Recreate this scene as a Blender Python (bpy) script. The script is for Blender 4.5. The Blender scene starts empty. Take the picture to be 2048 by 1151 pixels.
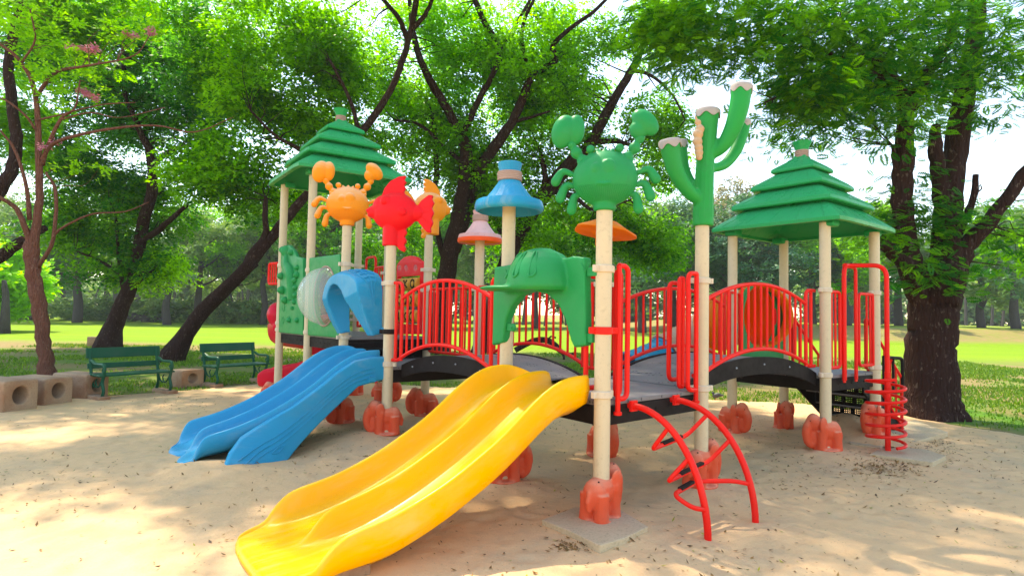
import bpy, bmesh, math, random
import numpy as np
from mathutils import Vector, Matrix
random.seed(7); RNG = np.random.default_rng(11)
scn = bpy.context.scene
# ------------------------------------------------------------------ camera
FPX, PITCH, ROLL, CH = 1198.7, 0.0435, 0.0187, 1.436
cp, sp, cr, sr = math.cos(PITCH), math.sin(PITCH), math.cos(ROLL), math.sin(ROLL)
Fv = Vector((0, cp, sp)); R0 = Vector((1, 0, 0)); U0 = Vector((0, -sp, cp))
Rv = R0*cr + U0*sr; Uv = -R0*sr + U0*cr
cam = bpy.data.objects.new('camera', bpy.data.cameras.new('camera'))
scn.collection.objects.link(cam); scn.camera = cam
cam.data.sensor_width = 36; cam.data.lens = 36*FPX/2048
cam.data.clip_start = 0.05; cam.data.clip_end = 2000
M = Matrix(((Rv.x, Uv.x, -Fv.x, 0), (Rv.y, Uv.y, -Fv.y, 0), (Rv.z, Uv.z, -Fv.z, CH), (0, 0, 0, 1)))
cam.matrix_world = M
scn.render.resolution_x = 1024; scn.render.resolution_y = 575
# ------------------------------------------------------------------ sky, sun, exposure
SUN_AZ = Vector((-0.6, 0.8, 0)).normalized(); SUN_EL = math.radians(60)
w = bpy.data.worlds.new('World'); scn.world = w; w.use_nodes = True
nt = w.node_tree; bg = nt.nodes['Background']
sky = nt.nodes.new('ShaderNodeTexSky'); sky.sky_type = 'NISHITA'; sky.sun_disc = False
sky.sun_elevation = SUN_EL; sky.sun_rotation = math.atan2(SUN_AZ.x, SUN_AZ.y)
sky.dust_density = 0.6; sky.air_density = 1.0; sky.ozone_density = 1.0
nt.links.new(sky.outputs[0], bg.inputs[0]); bg.inputs[1].default_value = 0.15
sl = bpy.data.lights.new('sun', 'SUN'); sl.energy = 2.3; sl.angle = math.radians(0.9); sl.color = (1, .95, .86)
so = bpy.data.objects.new('sun', sl); scn.collection.objects.link(so)
sd = SUN_AZ*math.cos(SUN_EL) + Vector((0, 0, math.sin(SUN_EL)))
so.rotation_euler = sd.to_track_quat('Z', 'Y').to_euler(); so.location = sd*40
scn.view_settings.view_transform = 'Standard'; scn.view_settings.look = 'None'
scn.view_settings.gamma = 1; scn.view_settings.exposure = 1.88
scn.view_settings.use_white_balance = True; scn.view_settings.white_balance_temperature = 7900; scn.view_settings.white_balance_tint = 10
scn.render.engine = 'CYCLES'
scn.cycles.max_bounces = 10; scn.cycles.transparent_max_bounces = 12
scn.cycles.diffuse_bounces = 5; scn.cycles.transmission_bounces = 6
# ------------------------------------------------------------------ pixel rays -> world
def ray(px, py):
    x = px-1024; y = -(py-575.5)
    return (Fv*FPX + Rv*x + Uv*y)
def at(px, py, Y):
    d = ray(px, py); return Vector((0, 0, CH)) + d*(Y/d.y)
def gp(px, py, z=0.0):
    d = ray(px, py); return Vector((0, 0, CH)) + d*((z-CH)/d.z)
def onp(px, py, P, Q):
    """pixel ray meets the vertical plane through P,Q -> (metres along P->Q, z)"""
    d = ray(px, py); e = Vector((Q[0]-P[0], Q[1]-P[1])); L = e.length; e /= L
    n = Vector((-e.y, e.x)); k = (n.x*P[0]+n.y*P[1])/(n.x*d.x+n.y*d.y)
    h = Vector((d.x*k-P[0], d.y*k-P[1]))
    return (h.dot(e), CH+d.z*k)
# ------------------------------------------------------------------ tagging
def tag(o, label=None, cat=None, group=None, kind=None):
    if label: o['label'] = label
    if cat: o['category'] = cat
    if group: o['group'] = group
    if kind: o['kind'] = kind
    return o
ORG = {}
def empty(name, loc, label, cat, group=None, rz=0):
    o = bpy.data.objects.new(name, None); scn.collection.objects.link(o)
    o.location = loc; o.rotation_euler = (0, 0, rz); ORG[o.name] = Vector(loc)
    return tag(o, label, cat, group)
def link(name, me, mat, parent=None, loc=None, rz=0, label=None):
    """mesh given in world coordinates (loc None) or in local ones placed at loc"""
    o = bpy.data.objects.new(name, me); scn.collection.objects.link(o)
    if mat and not me.materials: me.materials.append(mat)
    base = Vector((0, 0, 0)); p = parent
    while p is not None:
        base += p.location; p = p.parent
    if parent: o.parent = parent
    o.location = (Vector(loc) if loc is not None else Vector((0, 0, 0))) - base
    o.rotation_euler = (0, 0, rz)
    if label: o['label'] = label
    return o
def copy_tree(o, parent=None):
    c = o.copy(); scn.collection.objects.link(c)
    if parent: c.parent = parent
    for ch in list(o.children): copy_tree(ch, c)
    return c
# ------------------------------------------------------------------ mesh builder
class MB:
    def __init__(s): s.v = []; s.f = []
    def add(s, vs, fs):
        b = len(s.v); s.v += [tuple(v) for v in vs]; s.f += [tuple(b+i for i in f) for f in fs]; return s
    def box(s, c, sz, ax=None, up=None):
        c = Vector(c); ax = Vector(ax or (1, 0, 0)).normalized(); up = Vector(up or (0, 0, 1)).normalized()
        sy = up.cross(ax).normalized(); up = ax.cross(sy)
        vs = [c+ax*(i*sz[0]/2)+sy*(j*sz[1]/2)+up*(k*sz[2]/2) for i in (-1, 1) for j in (-1, 1) for k in (-1, 1)]
        return s.add(vs, [(0, 1, 3, 2), (4, 6, 7, 5), (0, 4, 5, 1), (2, 3, 7, 6), (0, 2, 6, 4), (1, 5, 7, 3)])
    def tube(s, pts, r, n=10, cap=True):
        pts = [Vector(p) for p in pts]; N = len(pts)
        rs = r if isinstance(r, (list, tuple)) else [r]*N
        t0 = (pts[1]-pts[0]).normalized()
        a = t0.orthogonal().normalized(); vs = []; fs = []
        prev = t0
        for i, p in enumerate(pts):
            t = (pts[min(i+1, N-1)]-pts[max(i-1, 0)]).normalized()
            q = prev.rotation_difference(t); a = q @ a; a = (a-t*a.dot(t)).normalized(); prev = t
            b = t.cross(a)
            for k in range(n):
                an = 2*math.pi*k/n
                vs.append(p+(a*math.cos(an)+b*math.sin(an))*rs[i])
        for i in range(N-1):
            for k in range(n):
                k2 = (k+1) % n
                fs.append((i*n+k, i*n+k2, (i+1)*n+k2, (i+1)*n+k))
        if cap:
            fs.append(tuple(range(n-1, -1, -1))); fs.append(tuple((N-1)*n+k for k in range(n)))
        return s.add(vs, fs)
    def lathe(s, prof, n=32, c=(0, 0, 0), fn=None, cap=True):
        c = Vector(c); vs = []; fs = []
        for i, (r, z) in enumerate(prof):
            for k in range(n):
                an = 2*math.pi*k/n; rr = r*(fn(an, i) if fn else 1)
                vs.append(c+Vector((rr*math.cos(an), rr*math.sin(an), z)))
        for i in range(len(prof)-1):
            for k in range(n):
                k2 = (k+1) % n; fs.append((i*n+k, i*n+k2, (i+1)*n+k2, (i+1)*n+k))
        if cap:
            fs.append(tuple(range(n-1, -1, -1))); fs.append(tuple((len(prof)-1)*n+k for k in range(n)))
        return s.add(vs, fs)
    def ell(s, c, r, rot=None, n=16):
        c = Vector(c); vs = []; fs = []; m = n//2
        R = rot or Matrix.Identity(3)
        for i in range(m+1):
            ph = math.pi*(i+.001)/(m+.002)
            for k in range(n):
                an = 2*math.pi*k/n
                vs.append(c+R @ Vector((r[0]*math.sin(ph)*math.cos(an), r[1]*math.sin(ph)*math.sin(an), r[2]*math.cos(ph))))
        for i in range(m):
            for k in range(n):
                k2 = (k+1) % n; fs.append((i*n+k, (i+1)*n+k, (i+1)*n+k2, i*n+k2))
        fs.append(tuple(range(n))); fs.append(tuple(m*n+k for k in range(n-1, -1, -1)))
        return s.add(vs, fs)
    def prism(s, poly, e, nrm, o, th):
        """2D polygon (a,z) in the plane through o spanned by e and world z, thickness th along nrm"""
        e = Vector(e); nrm = Vector(nrm); o = Vector(o); n = len(poly)
        vs = [o+e*a+Vector((0, 0, z))+nrm*(th/2*k) for k in (-1, 1) for a, z in poly]
        fs = [tuple(range(n)), tuple(range(2*n-1, n-1, -1))]+[(i, i+n, (i+1) % n+n, (i+1) % n) for i in range(n)]
        return s.add(vs, fs)
    def mesh(s, name, smooth=True):
        me = bpy.data.meshes.new(name); me.from_pydata([tuple(v) for v in s.v], [], s.f)
        bm = bmesh.new(); bm.from_mesh(me); bmesh.ops.recalc_face_normals(bm, faces=bm.faces); bm.to_mesh(me); bm.free()
        if smooth: me.polygons.foreach_set('use_smooth', [True]*len(me.polygons)); 
        return me
    def build(s, name, mat, parent=None, smooth=True, loc=None, rz=0, bevel=0, label=None, sub=0, auto=40):
        me = s.mesh(name, smooth); o = link(name, me, mat, parent, loc, rz, label)
        if bevel:
            m = o.modifiers.new('b', 'BEVEL'); m.width = bevel; m.segments = 3; m.limit_method = 'ANGLE'; m.angle_limit = math.radians(35)
        if sub:
            m = o.modifiers.new('s', 'SUBSURF'); m.levels = sub; m.render_levels = sub
        if smooth and auto and not sub:
            try: me.set_sharp_from_angle(angle=math.radians(auto))
            except Exception: pass
        return o
def baked(o, keep=False):
    dg = bpy.context.evaluated_depsgraph_get(); dg.update()
    me = bpy.data.meshes.new_from_object(o.evaluated_get(dg), depsgraph=dg)
    if not keep: bpy.data.objects.remove(o)
    return me
def blob(mb, voxel=.01, smooth=6, fac=.5):
    """melt overlapping shapes into one smooth moulded skin"""
    o = bpy.data.objects.new('tmp', mb.mesh('tmp')); scn.collection.objects.link(o)
    m = o.modifiers.new('r', 'REMESH'); m.mode = 'VOXEL'; m.voxel_size = voxel
    m = o.modifiers.new('s', 'SMOOTH'); m.iterations = smooth; m.factor = fac
    me = baked(o)
    me.materials.clear()
    me.polygons.foreach_set('use_smooth', [True]*len(me.polygons)); me.update()
    return me
def plate(splines, P, e, nrm, th, bev=.008, res=2):
    """flat moulded plate: closed outlines (a,z), later ones inside cut holes"""
    cu = bpy.data.curves.new('c', 'CURVE'); cu.dimensions = '2D'; cu.fill_mode = 'BOTH'
    cu.extrude = th/2-bev; cu.bevel_depth = bev; cu.bevel_resolution = res; cu.offset = -bev
    for pts in splines:
        s = cu.splines.new('POLY'); s.points.add(len(pts)-1); s.use_cyclic_u = True
        for i, (a, z) in enumerate(pts): s.points[i].co = (a, z, 0, 1)
    o = bpy.data.objects.new('tmp', cu); scn.collection.objects.link(o)
    me = baked(o); bpy.data.curves.remove(cu)
    e = Vector(e); nrm = Vector(nrm); P = Vector((P[0], P[1], 0))
    me.materials.clear()
    for v in me.vertices:
        c = v.co.copy(); v.co = P+e*c.x+Vector((0, 0, c.y))+nrm*c.z
    bm = bmesh.new(); bm.from_mesh(me); bmesh.ops.remove_doubles(bm, verts=bm.verts, dist=1e-5)
    bmesh.ops.recalc_face_normals(bm, faces=bm.faces); bm.to_mesh(me); bm.free()
    me.polygons.foreach_set('use_smooth', [True]*len(me.polygons))
    me.set_sharp_from_angle(angle=math.radians(45))
    return me
def spl(pts, n=6):
    """Catmull-Rom through points"""
    pts = [Vector(p) for p in pts]; P = [pts[0]*2-pts[1]]+pts+[pts[-1]*2-pts[-2]]; out = []
    for i in range(1, len(P)-2):
        a, b, c, d = P[i-1:i+3]
        for k in range(n):
            t = k/n
            out.append(.5*((2*b)+(c-a)*t+(2*a-5*b+4*c-d)*t*t+(3*b-a-3*c+d)*t**3))
    return out+[pts[-1]]
def fillet(pts, r=.06, n=5):
    pts = [Vector(p) for p in pts]; out = [pts[0]]
    for i in range(1, len(pts)-1):
        a, b, c = pts[i-1], pts[i], pts[i+1]
        ra = min(r, (a-b).length*.49); rc = min(r, (c-b).length*.49)
        p0 = b+(a-b).normalized()*ra; p1 = b+(c-b).normalized()*rc
        for k in range(n+1):
            t = k/n; out.append(p0*(1-t)**2+b*2*t*(1-t)+p1*t*t)
    return out+[pts[-1]]
def merge_mesh(mes):
    bm = bmesh.new()
    for m in mes: bm.from_mesh(m)
    me = bpy.data.meshes.new('m'); bm.to_mesh(me); bm.free()
    return me
# ------------------------------------------------------------------ materials
def nodes(name):
    m = bpy.data.materials.new(name); m.use_nodes = True; t = m.node_tree
    return m, t, t.nodes['Principled BSDF']
def N(t, kind, **kw):
    n = t.nodes.new(kind)
    for k, v in kw.items(): setattr(n, k, v)
    return n
def noise(t, scale, detail=4, rough=.55, vec=None):
    n = N(t, 'ShaderNodeTexNoise'); n.inputs['Scale'].default_value = scale
    n.inputs['Detail'].default_value = detail; n.inputs['Roughness'].default_value = rough
    if vec: t.links.new(vec, n.inputs['Vector'])
    return n
def ramp(t, src, stops):
    r = N(t, 'ShaderNodeValToRGB'); cr_ = r.color_ramp
    while len(cr_.elements) < len(stops): cr_.elements.new(.5)
    for e, (p, c) in zip(cr_.elements, stops): e.position = p; e.color = (*c, 1) if len(c) == 3 else c
    t.links.new(src, r.inputs[0]); return r
def mix(t, fac, a, b, mode='MIX'):
    n = N(t, 'ShaderNodeMix', data_type='RGBA', blend_type=mode)
    if isinstance(fac, (int, float)): n.inputs[0].default_value = fac
    else: t.links.new(fac, n.inputs[0])
    for i, c in ((6, a), (7, b)):
        if isinstance(c, tuple): n.inputs[i].default_value = (*c, 1) if len(c) == 3 else c
        else: t.links.new(c, n.inputs[i])
    return n.outputs[2]
def mth(t, op, a, b=0.0, clamp=False):
    n = N(t, 'ShaderNodeMath', operation=op, use_clamp=clamp)
    for i, c in ((0, a), (1, b)):
        if isinstance(c, (int, float)): n.inputs[i].default_value = c
        else: t.links.new(c, n.inputs[i])
    return n.outputs[0]
def bump(t, bs, h, strength=.3, dist=.01):
    b = N(t, 'ShaderNodeBump'); b.inputs['Strength'].default_value = strength; b.inputs['Distance'].default_value = dist
    t.links.new(h, b.inputs['Height']); t.links.new(b.outputs[0], bs.inputs['Normal']); return b
def objco(t): return N(t, 'ShaderNodeTexCoord').outputs['Object']
def plastic(name, col, rough=.35, fade=None, fadeamt=.0, dirt=.25, grain=.12):
    """moulded plastic: sun-bleached on top, faint dirt, fine moulding grain"""
    m, t, b = nodes(name); co = objco(t)
    n1 = noise(t, 3.5, 5, .6, co); n2 = noise(t, 28, 3, .6, co)
    base = mix(t, mth(t, 'MULTIPLY', n1.outputs[0], .35), col, tuple(c*.72 for c in col))
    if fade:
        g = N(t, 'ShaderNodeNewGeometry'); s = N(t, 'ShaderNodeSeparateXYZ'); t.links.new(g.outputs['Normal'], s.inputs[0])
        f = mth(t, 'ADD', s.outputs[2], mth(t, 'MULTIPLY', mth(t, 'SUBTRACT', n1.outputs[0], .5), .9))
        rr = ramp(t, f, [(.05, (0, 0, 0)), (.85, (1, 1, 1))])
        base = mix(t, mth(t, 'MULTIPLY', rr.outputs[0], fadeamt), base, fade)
    sm = noise(t, 1.6, 7, .72, co); smr = ramp(t, sm.outputs[0], [(.46, (0, 0, 0)), (.60, (1, 1, 1))])
    base = mix(t, mth(t, 'MULTIPLY', smr.outputs[0], dirt*.7), base, tuple(c*.62+.05 for c in col))
    d = ramp(t, n2.outputs[0], [(.57, (0, 0, 0)), (.74, (1, 1, 1))])
    base = mix(t, mth(t, 'MULTIPLY', d.outputs[0], dirt), base, tuple(c*.45+.03 for c in col))
    t.links.new(base, b.inputs['Base Color'])
    n5 = noise(t, 9, 6, .75, co); sc = ramp(t, n5.outputs[0], [(.47, (0, 0, 0)), (.62, (1, 1, 1))])
    r = mth(t, 'ADD', mth(t, 'ADD', mth(t, 'MULTIPLY', n1.outputs[0], .25), rough-.1), mth(t, 'MULTIPLY', sc.outputs[0], .16))
    t.links.new(r, b.inputs['Roughness']); b.inputs['Specular IOR Level'].default_value = .18
    n3 = noise(t, 260, 2, .5, co); bump(t, b, n3.outputs[0], grain, .002)
    return m
MT = {}
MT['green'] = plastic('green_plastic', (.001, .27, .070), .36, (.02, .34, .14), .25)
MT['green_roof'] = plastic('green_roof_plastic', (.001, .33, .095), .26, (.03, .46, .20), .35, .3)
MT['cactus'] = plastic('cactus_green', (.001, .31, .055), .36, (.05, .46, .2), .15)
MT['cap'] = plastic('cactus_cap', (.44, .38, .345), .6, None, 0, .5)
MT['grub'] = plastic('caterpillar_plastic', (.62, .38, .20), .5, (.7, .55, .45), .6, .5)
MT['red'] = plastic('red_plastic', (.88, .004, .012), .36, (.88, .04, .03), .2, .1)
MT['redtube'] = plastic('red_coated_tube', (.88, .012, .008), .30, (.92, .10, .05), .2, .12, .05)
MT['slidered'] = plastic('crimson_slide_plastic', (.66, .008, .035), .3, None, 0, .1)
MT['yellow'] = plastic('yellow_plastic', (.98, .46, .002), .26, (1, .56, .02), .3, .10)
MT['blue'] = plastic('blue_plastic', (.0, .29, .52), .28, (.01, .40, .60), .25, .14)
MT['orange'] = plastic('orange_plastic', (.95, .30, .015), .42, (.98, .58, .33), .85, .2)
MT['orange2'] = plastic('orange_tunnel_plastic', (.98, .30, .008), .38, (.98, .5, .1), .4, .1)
_m = MT['orange2']; _t = _m.node_tree; _b = _t.nodes['Principled BSDF']
_tr = _t.nodes.new('ShaderNodeBsdfTranslucent'); _tr.inputs[0].default_value = (1, .30, .01, 1); _ms = _t.nodes.new('ShaderNodeMixShader'); _ms.inputs[0].default_value = .45
_t.links.new(_b.outputs[0], _ms.inputs[1]); _t.links.new(_tr.outputs[0], _ms.inputs[2]); _t.links.new(_ms.outputs[0], _t.nodes['Material Output'].inputs[0])
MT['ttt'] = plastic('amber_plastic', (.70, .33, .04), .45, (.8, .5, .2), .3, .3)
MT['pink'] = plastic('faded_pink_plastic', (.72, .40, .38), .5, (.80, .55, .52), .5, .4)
MT['redrim'] = plastic('orange_red_plastic', (.90, .10, .02), .4, None, 0, .1)
def worn(m, dust, amt):
    # sliding wear and dust dragged along the run of the slide
    t = m.node_tree; b = t.nodes['Principled BSDF']; co = objco(t); src = b.inputs['Base Color'].links[0].from_socket; rs = b.inputs['Roughness'].links[0].from_socket
    mp = N(t, 'ShaderNodeMapping', vector_type='TEXTURE'); mp.inputs['Rotation'].default_value[2] = math.radians(36); mp.inputs['Scale'].default_value = (.9, .055, .5); t.links.new(co, mp.inputs[0])
    a = ramp(t, noise(t, 1.0, 6, .7, mp.outputs[0]).outputs[0], [(.50, (0, 0, 0)), (.66, (1, 1, 1))]); c = ramp(t, noise(t, 2.2, 5, .7, co).outputs[0], [(.40, (0, 0, 0)), (.62, (1, 1, 1))])
    f = mth(t, 'MULTIPLY', a.outputs[0], c.outputs[0])
    t.links.new(mix(t, mth(t, 'MULTIPLY', f, amt), src, dust), b.inputs['Base Color']); t.links.new(mth(t, 'ADD', rs, mth(t, 'MULTIPLY', f, .30)), b.inputs['Roughness'])
worn(MT['yellow'], (.80, .52, .16), .55); worn(MT['blue'], (.25, .40, .48), .5)
MT['rope'] = plastic('rope_band', (.42, .27, .21), .75, (.55, .42, .36), .5, .4)
MT['cream'] = plastic('cream_painted_post', (.66, .54, .35), .38, None, 0, .30, .03)
MT['clamp'] = plastic('cream_clamp', (.70, .58, .42), .42, (.75, .65, .5), .3, .35)
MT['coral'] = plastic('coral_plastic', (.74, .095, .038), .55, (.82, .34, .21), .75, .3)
MT['beige'] = plastic('beige_tunnel_plastic', (.62, .40, .28), .5, None, 0, .2)
MT['black'] = plastic('black_rubber', (.011, .007, .006), .6, (.022, .016, .015), .4, .1)
MT['dkblue'] = plastic('blue_mark', (.03, .06, .12), .4)
def m_deck():
    m, t, b = nodes('perforated_grey_deck'); co = objco(t)
    n1 = noise(t, 2.2, 5, .6, co)
    mp = N(t, 'ShaderNodeMapping'); mp.inputs['Rotation'].default_value[2] = math.radians(38)
    t.links.new(co, mp.inputs[0])
    v = N(t, 'ShaderNodeTexVoronoi'); v.inputs['Scale'].default_value = 24; v.inputs['Randomness'].default_value = .0
    t.links.new(mp.outputs[0], v.inputs['Vector'])
    hole = ramp(t, v.outputs['Distance'], [(.30, (1, 1, 1)), (.38, (0, 0, 0))])
    n4 = N(t, 'ShaderNodeTexBrick'); n4.inputs['Scale'].default_value = 5; n4.inputs['Mortar Size'].default_value = .10
    n4.inputs['Color1'].default_value = (1, 1, 1, 1); n4.inputs['Color2'].default_value = (1, 1, 1, 1); n4.inputs['Mortar'].default_value = (0, 0, 0, 1)
    t.links.new(mp.outputs[0], n4.inputs['Vector'])
    h = mth(t, 'MULTIPLY', hole.outputs[0], n4.outputs['Color'])
    c = mix(t, n1.outputs[0], (.11, .105, .11), (.24, .22, .21))
    t.links.new(mix(t, h, c, (.012, .012, .012)), b.inputs['Base Color']); b.inputs['Roughness'].default_value = .6
    bump(t, b, mth(t, 'MULTIPLY', h, -1.0), .6, .006)
    return m
MT['deck'] = m_deck()
def m_sand():
    m, t, b = nodes('playground_sand'); co = objco(t)
    a = noise(t, .55, 6, .6, co); c = noise(t, 7, 6, .7, co); d = noise(t, 90, 4, .7, co); e = noise(t, 2.2, 5, .65, co)
    base = mix(t, a.outputs[0], (.76, .475, .235), (.66, .40, .19))
    r = ramp(t, e.outputs[0], [(.48, (0, 0, 0)), (.72, (1, 1, 1))])
    base = mix(t, mth(t, 'MULTIPLY', r.outputs[0], .55), base, (.42, .32, .20))
    r2 = ramp(t, c.outputs[0], [(.52, (0, 0, 0)), (.7, (1, 1, 1))])
    base = mix(t, mth(t, 'MULTIPLY', r2.outputs[0], .35), base, (.36, .25, .15))
    v = N(t, 'ShaderNodeTexVoronoi'); v.inputs['Scale'].default_value = 26; t.links.new(co, v.inputs['Vector'])
    sp_ = ramp(t, v.outputs['Distance'], [(.10, (1, 1, 1)), (.17, (0, 0, 0))])
    gate = ramp(t, noise(t, 3.1, 4, .6, co).outputs[0], [(.50, (0, 0, 0)), (.60, (1, 1, 1))])
    base = mix(t, mth(t, 'MULTIPLY', mth(t, 'MULTIPLY', sp_.outputs[0], gate.outputs[0]), .6), base, (.15, .10, .06))
    base = mix(t, mth(t, 'MULTIPLY', d.outputs[0], .3), base, (.75, .62, .44))
    t.links.new(base, b.inputs['Base Color']); b.inputs['Roughness'].default_value = .92; b.inputs['Specular IOR Level'].default_value = .15
    hh = mth(t, 'ADD', mth(t, 'MULTIPLY', c.outputs[0], 1.0), mth(t, 'MULTIPLY', d.outputs[0], .25))
    bump(t, b, hh, .55, .03)
    return m
MT['sand'] = m_sand()
def m_lawn():
    m, t, b = nodes('lawn'); co = objco(t)
    s = N(t, 'ShaderNodeSeparateXYZ'); t.links.new(co, s.inputs[0])
    a = noise(t, .35, 6, .65, co); c = noise(t, 2.5, 6, .7, co); d = noise(t, 30, 4, .75, co)
    st = N(t, 'ShaderNodeMapping'); st.inputs['Scale'].default_value = (.05, .45, 1); t.links.new(co, st.inputs[0])
    e = noise(t, 1.0, 5, .6, st.outputs[0])
    g = mix(t, e.outputs[0], (.12, .32, .006), (.36, .46, .018))
    g = mix(t, mth(t, 'MULTIPLY', c.outputs[0], .5), g, (.10, .22, .012))
    # worn band near the trees, their shade painted in as darker green, d < 22
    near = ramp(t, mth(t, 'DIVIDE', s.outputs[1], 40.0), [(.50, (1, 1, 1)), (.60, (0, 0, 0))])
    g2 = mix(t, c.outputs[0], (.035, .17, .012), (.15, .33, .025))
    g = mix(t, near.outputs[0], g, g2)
    # bare dirt: patches near, strip at 21-27 m on the left
    pt = ramp(t, a.outputs[0], [(.38, (0, 0, 0)), (.54, (1, 1, 1))])
    pt2 = mth(t, 'MULTIPLY', pt.outputs[0], near.outputs[0])
    band = ramp(t, mth(t, 'DIVIDE', mth(t, 'ADD', s.outputs[1], mth(t, 'MULTIPLY', a.outputs[0], 7.0)), 60.0), [(.36, (0, 0, 0)), (.40, (1, 1, 1)), (.44, (1, 1, 1)), (.48, (0, 0, 0))])
    left = ramp(t, mth(t, 'ADD', mth(t, 'DIVIDE', s.outputs[0], 40.0), .5), [(.40, (1, 1, 1)), (.55, (.15, .15, .15))])
    dirtf = mth(t, 'MAXIMUM', mth(t, 'MULTIPLY', pt2, .85), mth(t, 'MULTIPLY', mth(t, 'MULTIPLY', band.outputs[0], left.outputs[0]), .9))
    bank = ramp(t, mth(t, 'MULTIPLY', s.outputs[2], 1.0), [(.10, (0, 0, 0)), (.30, (1, 1, 1)), (.95, (1, 1, 1)), (1.0, (.3, .3, .3))])
    bk = mth(t, 'MULTIPLY', bank.outputs[0], ramp(t, c.outputs[0], [(.35, (1, 1, 1)), (.65, (.5, .5, .5))]).outputs[0])
    dirtf = mth(t, 'MAXIMUM', dirtf, bk, True)
    dc = mix(t, c.outputs[0], (.42, .27, .14), (.24, .145, .08))
    g = mix(t, dirtf, g, dc)
    g = mix(t, mth(t, 'MULTIPLY', d.outputs[0], .35), g, (.10, .16, .02))
    t.links.new(g, b.inputs['Base Color']); b.inputs['Roughness'].default_value = .9; b.inputs['Specular IOR Level'].default_value = .1
    bump(t, b, mth(t, 'ADD', d.outputs[0], c.outputs[0]), .7, .05)
    return m
MT['lawn'] = m_lawn()
def m_leaf(name, dark, light, transl=.45):
    m, t, b = nodes(name)
    at_ = N(t, 'ShaderNodeAttribute', attribute_name='tint')
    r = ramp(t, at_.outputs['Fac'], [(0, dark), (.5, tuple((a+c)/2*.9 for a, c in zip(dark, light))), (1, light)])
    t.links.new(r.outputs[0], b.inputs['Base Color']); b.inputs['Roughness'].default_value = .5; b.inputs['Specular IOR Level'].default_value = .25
    tr = N(t, 'ShaderNodeBsdfTranslucent')
    tc = mix(t, 1.0, r.outputs[0], (1.5, 1.35, .6), 'MULTIPLY'); t.links.new(tc, tr.inputs[0])
    ms = N(t, 'ShaderNodeMixShader'); ms.inputs[0].default_value = transl
    t.links.new(b.outputs[0], ms.inputs[1]); t.links.new(tr.outputs[0], ms.inputs[2])
    t.links.new(ms.outputs[0], t.nodes['Material Output'].inputs[0])
    return m
MT['leaf'] = m_leaf('rain_tree_leaves', (.010, .15, .014), (.25, .66, .012), .6)
MT['leaf_dk'] = m_leaf('dark_leaves', (.010, .16, .035), (.17, .58, .04), .55)
MT['leaf_yl'] = m_leaf('yellow_green_leaves', (.08, .34, .012), (.30, .66, .02), .6)
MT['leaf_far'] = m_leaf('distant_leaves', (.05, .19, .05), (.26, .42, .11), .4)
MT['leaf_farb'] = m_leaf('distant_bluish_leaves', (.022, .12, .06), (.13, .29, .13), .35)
MT['leaf_pink'] = m_leaf('pale_blossom_leaves', (.10, .16, .08), (.42, .38, .30), .3)
MT['blossom'] = m_leaf('pink_blossom', (.62, .16, .40), (.75, .35, .55), .3)
def m_bark(name, c1, c2, lichen, amt=.3, sc=1):
    m, t, b = nodes(name); co = objco(t)
    mp = N(t, 'ShaderNodeMapping'); mp.inputs['Scale'].default_value = (9*sc, 9*sc, 1.8*sc); t.links.new(co, mp.inputs[0])
    a = noise(t, 1.0, 6, .7, mp.outputs[0]); c = noise(t, 2.5, 4, .6, co)
    v = N(t, 'ShaderNodeTexVoronoi'); v.feature = 'DISTANCE_TO_EDGE'; v.inputs['Scale'].default_value = 2.2; t.links.new(mp.outputs[0], v.inputs['Vector'])
    base = mix(t, a.outputs[0], c1, c2)
    mp2 = N(t, 'ShaderNodeMapping'); mp2.inputs['Scale'].default_value = (22*sc, 22*sc, 9*sc); t.links.new(co, mp2.inputs[0])
    l = ramp(t, noise(t, 1.0, 3, .6, mp2.outputs[0]).outputs[0], [(.60, (0, 0, 0)), (.66, (1, 1, 1))])
    base = mix(t, mth(t, 'MULTIPLY', mth(t, 'MULTIPLY', l.outputs[0], c.outputs[0]), amt*2), base, lichen)
    t.links.new(base, b.inputs['Base Color']); b.inputs['Roughness'].default_value = .95; b.inputs['Specular IOR Level'].default_value = .1
    e = ramp(t, v.outputs[0], [(0, (0, 0, 0)), (.25, (1, 1, 1))])
    bump(t, b, mth(t, 'ADD', a.outputs[0], mth(t, 'MULTIPLY', e.outputs[0], .6)), .9, .035)
    return m
MT['bark'] = m_bark('dark_bark', (.020, .009, .008), (.055, .028, .022), (.26, .20, .16), .35)
MT['bark_lit'] = m_bark('grey_brown_bark', (.055, .035, .028), (.13, .095, .075), (.3, .27, .22), .2)
MT['bark_red'] = m_bark('reddish_bark', (.13, .045, .030), (.26, .11, .075), (.38, .27, .21), .3, 1.6)
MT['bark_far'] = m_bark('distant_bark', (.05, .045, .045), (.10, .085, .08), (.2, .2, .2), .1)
def m_conc(name, c1, c2, c3):
    m, t, b = nodes(name); co = objco(t)
    a = noise(t, 5, 6, .7, co); c = noise(t, 60, 4, .7, co); d = noise(t, 1.8, 4, .6, co)
    base = mix(t, a.outputs[0], c1, c2); r = ramp(t, d.outputs[0], [(.42, (0, 0, 0)), (.65, (1, 1, 1))])
    base = mix(t, mth(t, 'MULTIPLY', r.outputs[0], .8), base, c3)
    base = mix(t, mth(t, 'MULTIPLY', ramp(t, c.outputs[0], [(.5, (0, 0, 0)), (.7, (1, 1, 1))]).outputs[0], .5), base, tuple(x*.45 for x in c1))
    t.links.new(base, b.inputs['Base Color']); b.inputs['Roughness'].default_value = .95
    bump(t, b, c.outputs[0], .5, .006); return m
MT['conc'] = m_conc('weathered_concrete', (.36, .215, .125), (.47, .33, .21), (.26, .105, .045))
MT['slab'] = m_conc('concrete_slab', (.50, .39, .24), (.60, .47, .30), (.50, .37, .22))
MT['bench'] = plastic('worn_green_paint', (.004, .085, .042), .40, (.02, .15, .07), .4, .5)
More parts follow.
